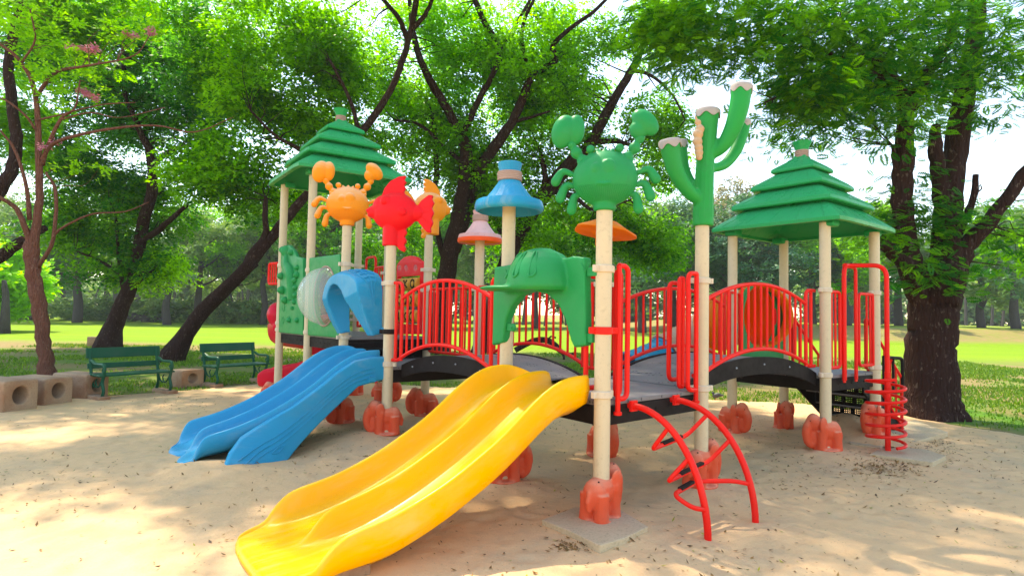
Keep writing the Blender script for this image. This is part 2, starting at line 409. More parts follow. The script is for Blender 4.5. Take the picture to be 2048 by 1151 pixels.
MT['litter'] = m_leaf('fallen_leaf', (.07, .035, .015), (.36, .20, .06), .1)
MT['litterg'] = m_leaf('fallen_green_leaf', (.10, .16, .02), (.5, .45, .05), .1)
MT['grass'] = m_leaf('grass_blades', (.05, .17, .012), (.24, .40, .03), .3)
def m_clear():
    m, t, b = nodes('clear_scratched_bubble')
    b.inputs['Base Color'].default_value = (.93, .95, .90, 1); b.inputs['Roughness'].default_value = .12
    b.inputs['Transmission Weight'].default_value = .55; b.inputs['IOR'].default_value = 1.12; b.inputs['Specular IOR Level'].default_value = .9
    b.inputs['Alpha'].default_value = .32
    return m
MT['clear'] = m_clear()
MT['steel'] = nodes('steel_bolt')[0]; MT['steel'].node_tree.nodes['Principled BSDF'].inputs['Metallic'].default_value = 1
MT['steel'].node_tree.nodes['Principled BSDF'].inputs['Base Color'].default_value = (.5, .5, .5, 1)
MT['steel'].node_tree.nodes['Principled BSDF'].inputs['Roughness'].default_value = .35
# ================================================================== GROUND
def vnoise(x, y, seed=0):
    """smooth value noise, vectorised"""
    x = np.asarray(x, float); y = np.asarray(y, float); xi = np.floor(x).astype(int); yi = np.floor(y).astype(int)
    fx = x-xi; fy = y-yi; fx = fx*fx*(3-2*fx); fy = fy*fy*(3-2*fy)
    def h(a, b):
        n = (a*374761393+b*668265263+seed*974634777) & 0x7fffffff
        n = ((n ^ (n >> 13))*1274126177) & 0x7fffffff
        return ((n ^ (n >> 16)) & 0xffff)/65535.0
    return (h(xi, yi)*(1-fx)+h(xi+1, yi)*fx)*(1-fy)+(h(xi, yi+1)*(1-fx)+h(xi+1, yi+1)*fx)*fy
def fbm(x, y, seed=0, o=4):
    s = 0; a = .5
    for i in range(o): s = s+a*vnoise(x*2**i, y*2**i, seed+i); a *= .5
    return s
def lawn_z(x, y):
    z = np.zeros_like(x*1.0)
    far = np.clip((y-36-2.5*(vnoise(x*.12, y*0, 3)-.5))/7.0, 0, 1); far = far*far*(3-2*far)
    side = np.clip((x-12)/10.0, 0, 1); mid = np.clip((x+1)/6.0, 0, 1)
    z = z+far*(side*.80+mid*.18)+far*side*.25*(fbm(x*.5, y*.5, 5)-.4)
    return z
def mesh_from_np(name, V, F_, mat, tint=None, smooth=False, parent=None):
    me = bpy.data.meshes.new(name); nv = len(V); nf = len(F_); k = F_.shape[1]
    me.vertices.add(nv); me.vertices.foreach_set('co', np.ascontiguousarray(V, dtype=np.float32).ravel())
    me.loops.add(nf*k); me.loops.foreach_set('vertex_index', np.ascontiguousarray(F_, dtype=np.int32).ravel())
    me.polygons.add(nf); me.polygons.foreach_set('loop_start', np.arange(nf, dtype=np.int32)*k)
    if smooth: me.polygons.foreach_set('use_smooth', np.ones(nf, bool))
    me.update(calc_edges=True)
    if tint is not None:
        a = me.attributes.new('tint', 'FLOAT', 'FACE'); a.data.foreach_set('value', np.ascontiguousarray(tint, dtype=np.float32))
    o = link(name, me, mat, parent)
    return o
def grid(name, xs, ys, zf, mat):
    X, Y = np.meshgrid(xs, ys); Z = zf(X, Y); V = np.stack([X.ravel(), Y.ravel(), Z.ravel()], 1)
    nx = len(xs); i = np.arange(len(ys)-1)[:, None]*nx+np.arange(nx-1)[None, :]; i = i.ravel()
    return mesh_from_np(name, V, np.stack([i, i+1, i+nx+1, i+nx], 1), mat, smooth=True)
gx = np.unique(np.concatenate([np.linspace(-600, -70, 20), np.linspace(-70, 70, 200), np.linspace(70, 600, 20)]))
gy = np.unique(np.concatenate([np.linspace(-40, 30, 40), np.linspace(30, 70, 100), np.linspace(70, 800, 40)]))
lawn = grid('lawn', gx, gy, lambda x, y: lawn_z(x, y)-.0, MT['lawn']); tag(lawn, kind='structure')
# the sand: a sheet that dives under the turf along a ragged edge
SB = [gp(-500, 1000), gp(-260, 830), (-9.6, 8.2), gp(0, 800), gp(120, 798), gp(200, 792), gp(300, 785), gp(400, 778), gp(470, 770), gp(560, 764), gp(660, 762), gp(760, 766),
      gp(880, 774), gp(1000, 776), gp(1120, 778), gp(1250, 788), gp(1400, 798), gp(1500, 802), gp(1600, 806), gp(1700, 818), gp(1790, 824), gp(1850, 838), gp(1930, 852), gp(2048, 872), (12, 5), (12, -8), (-14, -8), (-12, 4)]
SBn = np.array([(p[0], p[1]) for p in SB])
def sdist(x, y):
    """signed distance to the sand outline, positive inside"""
    x = np.asarray(x, float); y = np.asarray(y, float); d = np.full(x.shape, 1e9); ins = np.zeros(x.shape, bool); n = len(SBn)
    for i in range(n):
        ax, ay = SBn[i]; bx, by = SBn[(i+1) % n]
        t = np.clip(((x-ax)*(bx-ax)+(y-ay)*(by-ay))/((bx-ax)**2+(by-ay)**2), 0, 1)
        d = np.minimum(d, np.hypot(x-ax-t*(bx-ax), y-ay-t*(by-ay)))
        c = ((ay > y) != (by > y)) & (x < (bx-ax)*(y-ay)/(by-ay+1e-12)+ax); ins ^= c
    return np.where(ins, d, -d)
PO = dict(A=(.632, 4.133), B=(-.037, 5.029), C=(1.57, 4.95), M=(.89, 5.80), D=(3.314, 6.336), E=(4.228, 6.98), F=(2.67, 7.25), G=(3.584, 7.894),
          O=(-1.307, 6.42), N=(-2.026, 7.276), I=(-2.745, 8.13), H=(-3.463, 8.99), L=(-.39, 7.06), Q=(-1.12, 7.95), K=(-1.83, 8.77), J=(-2.48, 9.6))
MOUNDS = [(PO['A'], .05, .5), (PO['B'], .05, .5), (PO['C'], .06, .5), (PO['M'], .08, .45), (PO['D'], .07, .5), (PO['E'], .10, .6), (PO['F'], .07, .45), (PO['O'], .10, .6), ((-1.7, 6.4), .08, .5),
          (PO['N'], .09, .5), (PO['K'], .10, .45), (PO['J'], .10, .5), (PO['Q'], .08, .4), ((-2.72, 5.35), .04, .3), ((4.15, 7.5), .22, .42), ((1.3, 6.1), .07, .35), ((-2.4, 5.2), .05, .5)]
def sand_z(x, y):
    s = sdist(x, y)+.28*(fbm(x*1.3, y*1.3, 9)-.5)+.16*(fbm(x*6, y*6, 12)-.5)
    z = np.clip(s*.12, -.06, .014)
    z = z+np.clip(s, 0, 1)*(.035*(fbm(x*.9, y*.9, 21)-.25)+.016*(fbm(x*4, y*4, 22)-.35)+.006*(fbm(x*14, y*14, 23, 2)-.4))
    for (c, h, r) in MOUNDS: z = z+h*np.exp(-((x-c[0])**2+(y-c[1])**2)/(2*(r*.6)**2))
    return z
sx = np.unique(np.concatenate([np.arange(-14, -6, .12), np.arange(-6, 7, .032), np.arange(7, 12, .12)]))
sy = np.unique(np.concatenate([np.arange(-8, 1.5, .3), np.arange(1.5, 9, .032), np.arange(9, 13.5, .06)]))
sand = grid('sand', sx, sy, sand_z, MT['sand']); tag(sand, kind='structure')
def trample(o, n):
    nx, ny = len(sx), len(sy); v = np.empty(nx*ny*3, np.float32); o.data.vertices.foreach_get('co', v); v = v.reshape(ny, nx, 3); rg = np.random.default_rng(4)
    for _ in range(n):
        cy = 1.8+rg.uniform()**1.2*7.5; cx = rg.uniform(-1, 1)*cy*.9+.3; a = rg.uniform(0, 6.28); L_, W_ = rg.uniform(.07, .13), rg.uniform(.035, .06); dp = rg.uniform(.003, .010)
        i0, i1 = np.searchsorted(sx, [cx-.3, cx+.3]); j0, j1 = np.searchsorted(sy, [cy-.3, cy+.3]); X = v[j0:j1, i0:i1, 0]-cx; Y = v[j0:j1, i0:i1, 1]-cy
        u = X*math.cos(a)+Y*math.sin(a); w_ = -X*math.sin(a)+Y*math.cos(a); r2 = (u/L_)**2+(w_/W_)**2
        v[j0:j1, i0:i1, 2] += dp*(-np.exp(-r2)+.55*np.exp(-(np.sqrt(r2)-1.6)**2*3))
    o.data.vertices.foreach_set('co', v.ravel()); o.data.update()
trample(sand, 900)
def gz(x, y):
    return max(float(sand_z(np.array([x]), np.array([y]))[0]), 0.0)
# ================================================================== PLAY STRUCTURE
PS = empty('play_structure', (1.0, 6.0, 0), 'large colourful play structure with slides, arched bridges and green tiered roofs standing on the sand', 'play structure')
PV = {k: Vector((v[0], v[1], 0)) for k, v in PO.items()}
def axes(P, Q):
    e = (PV[Q]-PV[P]); L = e.length; e = e/L; return e, Vector((-e.y, e.x, 0)), L
ZD, ZD2 = .85, 1.12      # deck levels
def zpx(n, px, py): return at(px, py, PO[n][1]).z
# ---- elephants
def elephant_mesh():
    b = MB()
    b.ell((-.01, 0, .205), (.15, .112, .110)); b.ell((-.10, 0, .185), (.09, .105, .12)); b.ell((0, 0, .085), (.13, .075, .10)); b.ell((.14, 0, .13), (.08, .05, .12))
    b.ell((.155, 0, .285), (.092, .095, .092)); b.ell((.10, 0, .25), (.07, .06, .07)); b.ell((.165, 0, .335), (.055, .06, .045))
    for sy_ in (-1, 1):
        b.ell((.085, .10*sy_, .265), (.062, .028, .092), Matrix.Rotation(.35*sy_, 3, 'Z')); b.ell((.075, .112*sy_, .225), (.04, .02, .05))
        b.tube([(.085, .06*sy_, .20), (.09, .068*sy_, .10), (.095, .07*sy_, .0)], [.066, .056, .060], 12)
        b.tube([(-.10, .06*sy_, .20), (-.105, .066*sy_, .10), (-.11, .07*sy_, .0)], [.072, .062, .066], 12)
    b.tube(spl([(.20, 0, .28), (.245, 0, .215), (.25, 0, .14), (.225, 0, .075), (.17, 0, .05)], 4), [.058]*4+[.054]*4+[.05]*4+[.045]*5, 12)
    b.tube([(-.175, 0, .22), (-.20, 0, .15), (-.185, 0, .09)], [.022, .024, .028], 8)
    b.lathe([(.17, 0), (.172, .012), (.16, .02)], 28, (-.01, 0, 0))
    b.tube([(.08, 0, 0), (.02, 0, .09)], [.05, .03], 8)
    me = blob(b, .0085, 5, .5); return me
ELE = elephant_mesh()
ELE_BOLT = MB()
for x_, y_, z_ in ((.15, -.03, .372), (-.12, -.05, .29)): ELE_BOLT.ell((x_, y_, z_), (.008, .008, .006), n=8)
for x_ in (-1, 1): ELE_BOLT.ell((.222, .045*x_, .30), (.010, .010, .014), n=8)
ELE_BOLT = ELE_BOLT.mesh('eye_and_bolt')
ele_dir = dict(A=48, B=15, C=42, M=-60, D=188, E=200, F=-60, G=-98, O=196, N=-120, I=20, H=200, L=30, Q=190, K=15, J=-110)
TOP = dict(A=zpx('A', 1214, 416)+.03, B=zpx('B', 1019, 350), C=zpx('C', 1407, 455)+.03, M=2.02, D=2.47, E=2.47, F=2.47, G=2.47,
           O=zpx('O', 785, 487)+.03, N=zpx('N', 698, 452)+.03, I=3.32, H=3.32, K=3.32, J=3.32, L=zpx('L', 962, 450), Q=zpx('Q', 865, 478)+.05)
def clamp_mesh(ang, ears=(1, 1)):
    b = MB(); b.lathe([(.060, -.026), (.068, -.022), (.068, .022), (.060, .026)], 24)
    c, s = math.cos(ang), math.sin(ang)
    for k in (-1, 1):
        b.box((c*.080*k, s*.080*k, 0), (.040, .030, .044), (c, s, 0))
        b.tube([(c*.086*k-s*.018, s*.086*k+c*.018, 0), (c*.086*k+s*.018, s*.086*k-c*.018, 0)], .007, 8)
    return b
clamps = dict(A=[(1.76, 40), (.90, 40)], B=[(1.76, 130), (.9, 130)], C=[(1.74, 15), (.86, 15)], D=[(1.75, 35), (.86, 35)], E=[(1.76, 35), (.9, 35)], F=[(1.76, 35)], G=[(1.76, 35)],
              O=[(1.74, -20), (.88, -20)], N=[(2.0, 50), (1.12, 50)], I=[(1.98, -50), (1.14, -50)], H=[(2.1, -50), (1.92, -50), (1.24, -50), (1.14, -50)], J=[(2.16, 30), (1.4, 30), (1.3, 30)],
              Q=[(2.0, 10), (1.73, 10)], L=[(1.72, 20), (.9, 20)], K=[(2.0, 10)], M=[(1.74, 10)])
for k, p in PV.items():
    z0 = gz(p.x, p.y)-.05
    b = MB(); b.tube([(p.x, p.y, z0), (p.x, p.y, TOP[k])], .056, 28)
    post = b.build('post', MT['cream'], PS, bevel=.004)
    for z, a in clamps.get(k, []):
        clamp_mesh(math.radians(a)).build('clamp', MT['clamp'], post, loc=(p.x, p.y, z), bevel=.003)
    e = link('elephant_foot', ELE, MT['coral'], PS, (p.x, p.y, gz(p.x, p.y)-.012), math.radians(ele_dir[k]))
    link('bolt', ELE_BOLT, MT['black'], e, (p.x, p.y, gz(p.x, p.y)-.012), 0).rotation_euler = (0, 0, 0)
    sc_ = random.uniform(.80, .86); e.scale = (sc_, sc_, random.uniform(.94, 1.0)); e.rotation_euler.z += random.uniform(-.12, .12)
# odd-coloured clamps
MB().add(*[x for x in (clamp_mesh(math.radians(10)).v, clamp_mesh(math.radians(10)).f)]).build('clamp', MT['redtube'], PS, loc=(PV['A'].x, PV['A'].y, 1.335), bevel=.003, label='glossy red clamp')
clamp_mesh(math.radians(0)).build('clamp', MT['black'], PS, loc=(PV['O'].x, PV['O'].y, 1.225), bevel=.003, label='black clamp')
# ---- decks
def deck(corners, z, name='deck'):
    c = [PV[k] for k in corners]; m = sum(c, Vector())/4
    cc = [m+(p-m)*1.0 for p in c]
    b = MB(); vs = [(p.x, p.y, z) for p in cc]+[(p.x, p.y, z-.035) for p in cc]
    b.add(vs, [(0, 1, 2, 3), (7, 6, 5, 4)]+[(i, i+4, (i+1) % 4+4, (i+1) % 4) for i in range(4)])
    d = b.build(name, MT['deck'], PS, smooth=False, bevel=.006)
    f = MB()
    for i in range(4):
        p, q = cc[i], cc[(i+1) % 4]; e = (q-p).normalized(); n = Vector((-e.y, e.x, 0))
        if (m-p).dot(n) < 0: n = -n
        f.box((p+q)/2+n*.022+Vector((0, 0, z-.105)), ((q-p).length-.10, .04, .13), e)
        for t in np.linspace(.12, .88, 7):
            f.tube([p.lerp(q, t)-n*.004+Vector((0, 0, z-.10)), p.lerp(q, t)+n*.03+Vector((0, 0, z-.10))], .009, 8)
    f.build('fascia', MT['black'], d, smooth=True, bevel=.003)
    return d
deck('ABMC', ZD); deck('DFGE', ZD); deck('ONQL', ZD); deck('NIKQ', ZD2); deck('IHJK', ZD2)
# step between the low and high decks on the left
eN, nN, LN = axes('N', 'Q'); b = MB()
b.box(PV['N']+eN*LN/2-nN*.0+Vector((0, 0, (ZD+ZD2)/2-.04)), (LN-.12, .03, .20), eN); b.box(PV['N']+eN*LN/2-nN*.12+Vector((0, 0, ZD+.12)), (LN-.12, .24, .03), eN)
b.build('step', MT['black'], PS, smooth=False, bevel=.004)
# ---- arched bridges
def bridge(P, Q, rise, wvec, W):
    """deck from P to Q (points on the near edge), width W along wvec"""
    L = (Q-P).length; e = (Q-P)/L; n = 24; b = MB(); f = MB()
    def zz(s): u = s/L*2-1; return ZD+.012+rise*(1-abs(u)**2.2)
    vs = []; fs = []
    for i in range(n+1):
        s = L*i/n
        for (wd, dz) in ((.02, 0), (W-.02, 0), (W-.02, -.03), (.02, -.03)):
            vs.append(P+e*s+wvec*wd+Vector((0, 0, zz(s)+dz)))
    for i in range(n):
        for k in range(4): fs.append((i*4+k, i*4+(k+1) % 4, (i+1)*4+(k+1) % 4, (i+1)*4+k))
    fs += [(0, 1, 2, 3), tuple(4*n+k for k in (3, 2, 1, 0))]
    b.add(vs, fs); br = b.build('bridge_deck', MT['deck'], PS, bevel=0, auto=30)
    for side in (0, 1):
        off = wvec*(W if side else 0); vs = []; fs = []
        for i in range(n+1):
            s = L*i/n; z1 = zz(s)+.012; hh = .135+.03*math.sin(math.pi*i/n)
            for (o_, z) in ((-.018, z1), (.018, z1), (.018, z1-hh), (-.018, z1-hh)):
                vs.append(P+e*s+off+wvec*o_+Vector((0, 0, z)))
        for i in range(n):
            for k in range(4): fs.append((i*4+k, i*4+(k+1) % 4, (i+1)*4+(k+1) % 4, (i+1)*4+k))
        fs += [(0, 1, 2, 3), tuple(4*n+k for k in (3, 2, 1, 0))]
        f.add(vs, fs)
    f.build('side_beam', MT['black'], br, bevel=.004, auto=30)
    g = MB()
    for i in range(3, n-1, 5):
        s = L*i/n; g.ell(P+e*s-wvec*.02+Vector((0, 0, zz(s)-.06)), (.010, .010, .010), n=8)
    g.build('bolt', MT['steel'], br)
    return br
def rail(P, Q, inset, rise, n, zlo=.93, ztop=1.745, lend=.22, loops=(1, 1), shoulder=.17, sag=0):
    """bridge side rail: tube from clamp, loop down to deck, arched handrail, arched foot rail, bars"""
    L = (Q-P).length; e = (Q-P)/L; P = P+inset; Q = Q+inset; Z = Vector((0, 0, 1)); b = MB(); r = .019
    zs = ztop-shoulder
    def arc(s, z0): u = (s-lend)/(L-2*lend)*2-1; return z0+rise*(1-u*u)
    for side, flag in ((0, loops[0]), (1, loops[1])):
        o, d = (P, e) if side == 0 else (Q, -e)
        if flag:
            pts = fillet([o+Z*ztop+d*.03, o+Z*ztop+d*lend, o+Z*(zlo)+d*lend], .07)
            b.tube(pts, r, 10)
            b.tube([o+d*.11+Z*ztop, o+d*.11+Z*(zlo-.0)], r*.95, 10)
        else:
            b.tube([o+Z*(zs)+d*lend, o+Z*zlo+d*lend], r, 10)
    m = 28
    b.tube([P+e*s+Z*arc(s, zs) for s in np.linspace(lend, L-lend, m)], r, 10)
    foot = [P+Z*zlo+e*.03, P+Z*zlo+e*(lend-.07)]+[P+e*s+Z*(arc(s, zlo+.03)) for s in np.linspace(lend+.02, L-lend-.02, m)]+[Q+Z*zlo-e*(lend-.07), Q+Z*zlo-e*.03]
    b.tube(spl(foot, 2), r, 10)
    for i in range(1, n+1):
        s = lend+(L-2*lend)*i/(n+1)
        b.tube([P+e*s+Z*(arc(s, zlo+.03)), P+e*s+Z*arc(s, zs)], .0125, 8)
    return b.build('bridge_rail', MT['redtube'], PS)
# bridge 1 : O-L edge to B-M edge
e1 = (PV['B']-PV['O']).normalized(); w1 = Vector((-e1.y, e1.x, 0)); w1 = w1 if w1.dot(PV['L']-PV['O']) > 0 else -w1
bridge(PV['O']+e1*.10+w1*.12, PV['B']-e1*.02+w1*.12, .15, w1, .86)
rail(PV['O'], PV['B'], w1*.02, .17, 13)
rail(PV['L'], PV['M'], -w1*.03, .17, 13)
e2 = (PV['D']-PV['C']).normalized(); w2 = Vector((-e2.y, e2.x, 0))
bridge(PV['C']-e2*.05+w2*.14, PV['D']-e2*.02+w2*.10, .20, w2, .84)
rail(PV['C'], PV['D'], w2*.10, .17, 15, zlo=.95, shoulder=.15)
rail(PV['M'], PV['F'], -w2*.03, .17, 15, zlo=.93)
# ---- small barrier rails and loops
def loop_rail(p0, e, w, z0, z1, bars=(), r=.019, foot=None, name='grab_rail', rad=.06):
    """closed loop of tube in a vertical plane"""
    Z = Vector((0, 0, 1)); b = MB()
    pts = fillet([p0+Z*z1, p0+e*w+Z*z1, p0+e*w+Z*z0, p0+Z*z0], rad)
    b.tube(pts, r, 10); b.tube([p0+Z*(foot if foot else z0), p0+Z*z1], r, 10)
    if foot: b.lathe([(.022, -.012), (.030, -.008), (.030, .012), (.02, .016)], 14, p0+Z*foot)
    for t in bars: b.tube([p0+e*t+Z*z0, p0+e*t+Z*z1], .0125, 8)
    return b.build(name, MT['redtube'], PS)
eAC, nAC, LAC = axes('A', 'C')
off = -nAC*.03
b = MB()
for (sgn, base, e_) in ((1, 'A', eAC), (-1, 'C', -eAC)):
    p = PV[base]+e_*.13+off
    loop_rail(p, e_*1.0, .10 if base == 'A' else .12, .86, 1.79, foot=.76)
    q = PV[base]+e_*.03+nAC*.18
    loop_rail(q, e_, .17, .92, 1.72)
    loop_rail(PV[base]+e_*.20+nAC*.05, e_, .05, .88, 1.75)
# A-M edge & others hold bridges; rails at L-Q, right hut etc
eLQ, nLQ, LLQ = axes('L', 'Q')
def flat_rail(P, Q, n, zlo=.93, ztop=1.74, a=.06, b_=.06, name='barrier_rail'):
    e = (Q-P).normalized(); L = (Q-P).length; return loop_rail(P+e*a, e, L-a-b_, zlo, ztop, bars=[(L-a-b_)*i/(n+1) for i in range(1, n+1)], name=name)
flat_rail(PV['L'], PV['Q'], 9)
# right hut: D side panels both sides of the spiral climber
eDE, nDE, LDE = axes('D', 'E')
loop_rail(PV['D']+eDE*.05, eDE, .26, .93, 1.74, bars=(.08, .16))
loop_rail(PV['E']-eDE*.05, -eDE, .34, .93, 1.74, bars=(.07, .15))
# rail panel left of D on the bridge side, and rails on the far side
eFG, nFG, LFG = axes('F', 'G')
loop_rail(PV['G']-eFG*.03, -eFG, .16, .93, 1.74, bars=(.08,)); loop_rail(PV['F']+eFG*.03, eFG, .12, .93, 1.74)
# stairs at the E-G edge going down along u
eEG, nEG, LEG = axes('E', 'G'); uS = -nEG if (-nEG).dot(PV['E']-PV['D']) > 0 else nEG
st = MB(); srl = MB()
S0 = PV['E']+eEG*.14; SW = LEG-.28; ns = 4; run = .24
for side in (0, 1):
    p = S0+eEG*(SW*side); 
    poly = [(0, ZD-.02), (0, ZD-.26), (ns*run+.02, -.04), (ns*run+.30, -.04), (ns*run+.05, .12), (.05, ZD-.02)]
    st.prism(poly, uS, eEG, p, .03)
steps = MB()
for i in range(ns):
    z = ZD-(i+1)*ZD/(ns+1)
    steps.box(S0+eEG*SW/2+uS*(run*(i+.6))+Vector((0, 0, z)), (run+.03, SW-.04, .02), uS)
stairs = st.build('stairs', MT['black'], PS, smooth=False, bevel=.004)
steps.build('tread', MT['deck'], stairs, smooth=False)
# perforated risers
for i in range(ns+1):
    z1 = ZD-i*ZD/(ns+1)-.012; z0 = z1-ZD/(ns+1)+.024; x0 = run*i-.01+.02
    Pp = S0+uS*x0; outl = [(.02, z0), (SW-.02, z0), (SW-.02, z1), (.02, z1)]; holes = []
    for cx in np.arange(.12, SW-.10, .135):
        for gy_ in (.0, ):
            for a_ in (-1.5, -.5, .5, 1.5):
                for c_ in (-1, 0, 1):
                    hx, hz = cx+a_*.022, (z0+z1)/2+c_*.024
                    holes.append([(hx-.005, hz-.005), (hx+.005, hz-.005), (hx+.005, hz+.005), (hx-.005, hz+.005)])
    me = plate([outl]+holes, Pp, eEG, uS, .008, .0015, 0)
    link('riser', me, MT['black'], stairs)
Z = Vector((0, 0, 1))
for side, mat_, nm in ((0, 'redtube', 'stair_rail'), (1, 'redtube', 'stair_rail')):
    p = S0+eEG*(SW*side) + (-eEG if side == 0 else eEG)*.03; b = MB()
    a0 = p+Z*(ZD+.62)+uS*.02; a1 = p+uS*(ns*run)+Z*.72
    b.tube(fillet([p+Z*(ZD+.02)+uS*.02, a0, a1, p+uS*(ns*run)+Z*.02], .05), .019, 10)
    b.tube([p+Z*(ZD+.05)+uS*.02, p+uS*(ns*run)+Z*.12], .017, 10)
    for i in range(1, 6):
        t = i/6; b.tube([p+uS*(.02+(ns*run-.02)*t)+Z*(ZD+.62+(.72-ZD-.62)*t), p+uS*(.02+(ns*run-.02)*t)+Z*(ZD+.05+(.12-ZD-.05)*t)], .0125, 8)
    b.build(nm, MT[mat_], PS)
# black end loop of the stair rail
pb = S0-eEG*.05+uS*.42; b = MB(); b.tube(fillet([pb+Z*1.0, pb+uS*.52+Z*.97, pb+uS*.52+Z*.56, pb+Z*.56], .07), .020, 10)
for t in (.0, .26): b.tube([pb+uS*t+Z*.56, pb+uS*t+Z*1.0], .016, 8)
b.build('stair_rail', MT['black'], PS, label='black rounded end of the stair rail')
# ---- spiral climber with its tall hoop
mid = (PV['D']+PV['E'])/2; pole = gp(1776, 915, 0.0); pole = Vector((pole.x, pole.y, 0))
b = MB(); q1 = PV['D']+eDE*.34-nDE*.03; q2 = PV['D']+eDE*.60-nDE*.03
zt = 2.03
b.tube(fillet([pole+Z*-.1, pole+Z*zt, q1.lerp(q2, .5)+Z*(zt+.01), q1+Z*zt, q1+Z*(ZD-.06)], .13, 7), .024, 12)
b.tube(fillet([q1.lerp(q2, .3)+Z*zt, q2+Z*(zt-.01), q2+Z*(ZD-.06)], .05), .019, 10)
b.tube([q1+Z*zt+eDE*.02, q1.lerp(q2, .95)+Z*(zt+.01)], .028, 10)
for q in (q1, q2): b.box(q+Z*(ZD-.05), (.045, .012, .07), eDE)
b.tube([pole+Z*-.1, pole+Z*.9], .028, 12)
cl = b.build('climber_pole', MT['redtube'], PS)
b = MB(); pts = []; turns = 6.0; cx = pole+Vector((-.02, .0, 0)) + nDE*.0
for i in range(int(turns*24)+1):
    a_ = 2*math.pi*i/24-math.pi/2; pts.append(cx+Vector((.178*math.cos(a_), .178*math.sin(a_)+.0, .135+.70*i/(turns*24))))
b.tube(pts, .0165, 8); b.build('spiral_rung', MT['redtube'], cl)
# ---- arched ladder on the A-C side
lad = MB()
f1 = gp(1416, 1086); f2 = gp(1511, 1049); s1 = PV['A']+eAC*.30-nAC*.035+Z*(ZD-.05); s2 = PV['A']+eAC*.83-nAC*.035+Z*(ZD-.05)
def ladder_rail(s, f):
    h = Vector((f.x-s.x, f.y-s.y, 0)); pts = []
    for i in range(19):
        th = math.pi/2*i/18; pts.append(s+h*(math.sin(th)**1.0)-Z*(0)+Z*((math.cos(th)-1)*(s.z-.0)))
    pts = [s-h*.08+Z*.0]+pts+[Vector((f.x, f.y, -.12))]; return pts
R1, R2 = ladder_rail(s1, f1), ladder_rail(s2, f2)
for R_ in (R1, R2): lad.tube(R_, .0235, 14)
for s in (s1, s2):
    h = -nAC; lad.box(s-h*.0+Z*.0, (.02, .07, .075), h); lad.ell(s+h*.015-eAC*.015, (.012, .012, .012), n=8)
ladder = lad.build('arched_ladder', MT['redtube'], PS)
def rung(i1, i2, kind):
    a, c = R1[i1], R2[i2]; hx = -nAC
    drop = .16 if kind != 2 else .02; out = -.16 if kind != 2 else .0
    m1 = a+(-eAC*.10 if kind != 0 else -eAC*.05)+(-hx)*.10-Z*drop; m2 = c-eAC*.12+(-hx)*.10-Z*drop
    if kind == 2: m1 = a-eAC*.12-Z*.0+hx*.0+Z*.06; pts = [a+Z*-.0, m1-Z*.03-hx*.02, m1+Z*.02-hx*.16, a+eAC*.22-hx*.20+Z*.10, c-eAC*.12+Z*.03-hx*.06, c]
    else: pts = [a, m1, m1+(m2-m1)*.12, m2, c]
    b = MB(); b.tube(fillet(pts, .06), .0155, 10); r_ = b.build('rung', MT['redtube'], ladder)
    t0, t1 = (pts[1], pts[3]) if kind != 2 else (pts[2], pts[3])
    g = MB(); g.box(t0.lerp(t1, .55)+Z*.012, ((t1-t0).length*.55, .036, .020), (t1-t0).normalized()); g.build('grip_pad', MT['black'], r_, bevel=.006)
rung(7, 6, 0); rung(11, 10, 1); rung(16, 15, 2)
